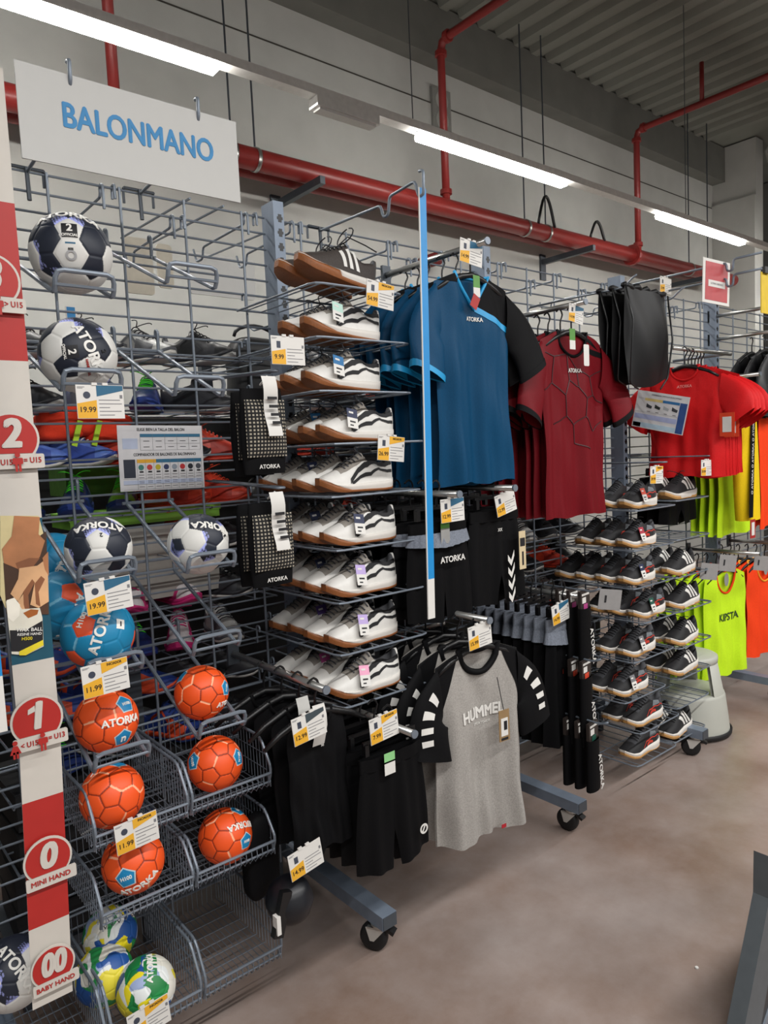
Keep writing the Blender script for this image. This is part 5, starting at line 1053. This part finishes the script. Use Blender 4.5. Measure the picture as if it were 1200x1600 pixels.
t = thing('handball', 'dark navy small ball hanging below the undershirts near the floor', 'ball', at(452, 1405, 1.66)); MB().lathe([(.066 * math.sin(a) * (1 + .02 * math.sin(a * 9)), -.066 * math.cos(a)) for a in [k * math.pi / 20 for k in range(21)]], 28).build('cover', mat('dark_navy_vinyl', '#12141a', .4, 0, .2, 40), t, True); MB().box((-.05, -.04, .0), (.03, .02, .12), rot=Matrix.Rotation(.3, 3, 'Y')).box((-.068, -.045, -.02), (.012, .022, .05), 1).build('card', [BLACKP, WHITE], t)
lump('elbow_pad', 'black padded pouch hanging behind the lowest price card', 'pad', at(410, 1398, 1.80), (.11, .07, .24), BLKJ, 3)
arm('wire_rail', 'dark grey bar under the undershirts ending at the lowest price card', [(1.03, YM - .01, .50), (1.03, 1.62, .47)], .010, bracket=False)

# ------------------------------------------------------------------ bibs and the right hand end
LIME = cloth('fluorescent_yellow_mesh', '#c4ec28', .7); ORNG = cloth('fluorescent_orange_mesh', '#f2451c', .7); YEL = cloth('yellow_sweat', '#e8c61c', .7)
def bib_mesh(m, W, L, trim, seed):
    return Shirt(W, L, m, neck=W * .45, drop=.14, vneck=False, seed=seed, amp=.012, thick=.02, collar=trim, sleeves=False)
LB = bib_mesh(LIME, .235, .78, LIME, 41); OB = bib_mesh(ORNG, .235, .76, ORNG, 42); LB2 = bib_mesh(LIME, .20, .62, ORNG, 43); OB2 = bib_mesh(ORNG, .20, .60, mat('orange_yellow_trim', '#f2a024', .6), 44)
def bibs(label, meshes, pos, n, step, group, word=None, rz=0):
    for k in range(n):
        t = thing('training_bib', label % nth(k, n), 'bib', Vector(pos) + Vector(step) * k, rz, group)
        for nm, me, _l in meshes.parts: link(nm, me, t)
        hanger(Vector(pos) + Vector(step) * k, 'hanger of the ' + (label % nth(k, n)).replace('fluorescent ', '').replace(' with orange neck', ''), rz, False, 'bib hangers')
        if k == 0 and word: meshes.print(t, word, .06, mat('dark_green_print', '#2d4a1c', .6) if 'yellow' in label else mat('dark_red_print', '#7a1c14', .6), .05, .55, bold=.04)
        if k == 0: link('size_label', MB().prism(disc(.03, 14, .7, 1.3), 0, .001).mesh('size_label', mat('grey_label', '#8f8f8d', .6)), t, (0, -.01, -.06))
bibs('fluorescent yellow bib in the upper row, %s of its set', LB, (4.13, 1.86, 1.83), 4, (0, .05, 0), 'upper yellow bibs', 'KIPSTA')
bibs('fluorescent orange bib in the upper row, %s of its set', OB, (4.67, 1.86, 1.80), 4, (0, .05, 0), 'upper orange bibs', 'KIPSTA')
bibs('fluorescent yellow bib with orange neck in the lower row, %s of its set', LB2, (4.13, 1.92, .83), 6, (-.03, .04, 0), 'lower yellow bibs', 'KIPSTA', -.15)
bibs('fluorescent orange bib in the lower row, %s of its set', OB2, (4.66, 1.92, .82), 6, (-.03, .04, 0), 'lower orange bibs', None, -.15)
for x, z, lb in ((4.13, 1.93, 'upper yellow bibs'), (4.67, 1.90, 'upper orange bibs'), (4.13, .935, 'lower yellow bibs'), (4.66, .925, 'lower orange bibs')): bar('hang_rail', x, z, 1.72, 'pale rail that carries the ' + lb)
for z in (2.33, 2.19): bar('hang_rail', 4.43, z, 1.70, 'pale rail on the upright behind the red notice, %s one' % ('upper' if z > 2.3 else 'lower'))
jm = Shirt(.2, .40, NYLON, neck=.07, vneck=True, drop=.06, slv=.2, collar=NYLON, seed=51).parts
stack('jacket', lambda k: 'black zipped jacket on the lower pale rail, %s one' % nth(k, 3), 'jacket', jm, (4.58, 1.80, 2.10), 3, (0, .08, 0), 0, 'black jackets', '%s black jacket from the front')
# yellow sweatshirt sleeve with black tape hanging right of the red jerseys
t = thing('sweatshirt', 'yellow sweatshirt with black lettered tape down its sleeve', 'sweatshirt', (3.98, 1.74, 1.86)); rows = []
for i in range(17):
    a = 2 * math.pi * i / 16; rows.append([(-.02 + .055 * q + (.085 + .03 * math.sin(2.4 * q)) * math.cos(a), .05 * math.sin(a), -.72 * q) for q in [j / 14 for j in range(15)]])
MB().grid(rows).build('sleeve', YEL, t, True)
P = [[(-.055 + .05 * i + .02 * (1 - q) - .02 * q, -.054, -.04 - .66 * q) for q in [j / 10 for j in range(11)]] for i in (0, 1)]; o = MB().grid(P).build('black_tape', BLKS, t)
q_ = text('O ATORKA O ATORKA O ATORKA', .026, WHITE, t, (-.03, -.056, -.37), bold=.01); q_.rotation_euler.y = R(-87)
link('hang_tag', MB().box((0, 0, 0), (.06, .002, .10)).box((0, -.002, 0), (.034, .001, .07), 1).mesh('hang_tag', [REDP, WHITE]), t, (-.045, -.06, -.76))
S_ = shorts_row('black shorts under the red jerseys, %s', shorts_meshes(.19, .26, BLKS, BLKS, 61), (3.62, 1.93, 1.40), 3, (0, .06, 0), 'shorts under the red jerseys')
# step stool
SG = mat('pale_grey_plastic', '#b3b4ab', .5, 0, .03, 8); t = thing('step_stool', 'round pale grey two step kick stool beside the rack', 'stool', (3.70, 1.925, 0))
MB().lathe([(.205, .006), (.216, .012), (.218, .03), (.21, .036)], 40).build('rubber_ring', RUBBER, t, True)
MB().lathe([(.206, .03), (.196, .12), (.184, .215), (.180, .228), (.172, .232), (.10, .232), (.0, .232)], 40).build('lower_step', SG, t, True)
MB().lathe([(0, .43), (.135, .43), (.148, .424), (.150, .412), (.147, .385), (.125, .383), (0, .383)], 40).build('top_step', SG, t, True)
for a in (2.30, -1.88, .20):
    MB().lathe([(.179, .228), (.148, .39), (.128, .39), (.155, .228), (.179, .228)], 6, (0, 0, 0), a0=a, a1=a + .62).build('pillar', SG, t, True)
# near gondola rail at the lower right edge
t = thing('display_end', 'dark end panel of the neighbouring display with a grey sloping edge, bottom right', 'display', (1.9, .78, 0))
def outl(pts): return [(p.x - 1.9, max(.002, p.z)) for p in (at(a, c, .78) for a, c in pts)]
MB().prism(outl([(1196, 1336), (1216, 1345), (1216, 1402), (1176, 1632), (1150, 1632), (1195, 1402)]), -.012, .03).build('edge_profile', mat('dull_grey_profile', '#565c60', .5, .2), t)
MB().prism(outl([(1216, 1345), (1330, 1345), (1330, 1660), (1176, 1660), (1176, 1632), (1216, 1402)]), -.004, .03).build('side_panel', BLACKP, t)
MB().prism(outl([(1186, 1610), (1215, 1520), (1219, 1522), (1190, 1612)]), -.008, -.004).build('thin_rod', STEEL, t)
tag(MB().lathe([(0, 0), (.006, .001), (.005, .004), (0, .005)], 8, tuple(atx(1088, 1443, 1.98))[:2] + (.0,)).build('paper_scrap', WHITE), 'tiny white paper scrap lying on the open floor', 'scrap')
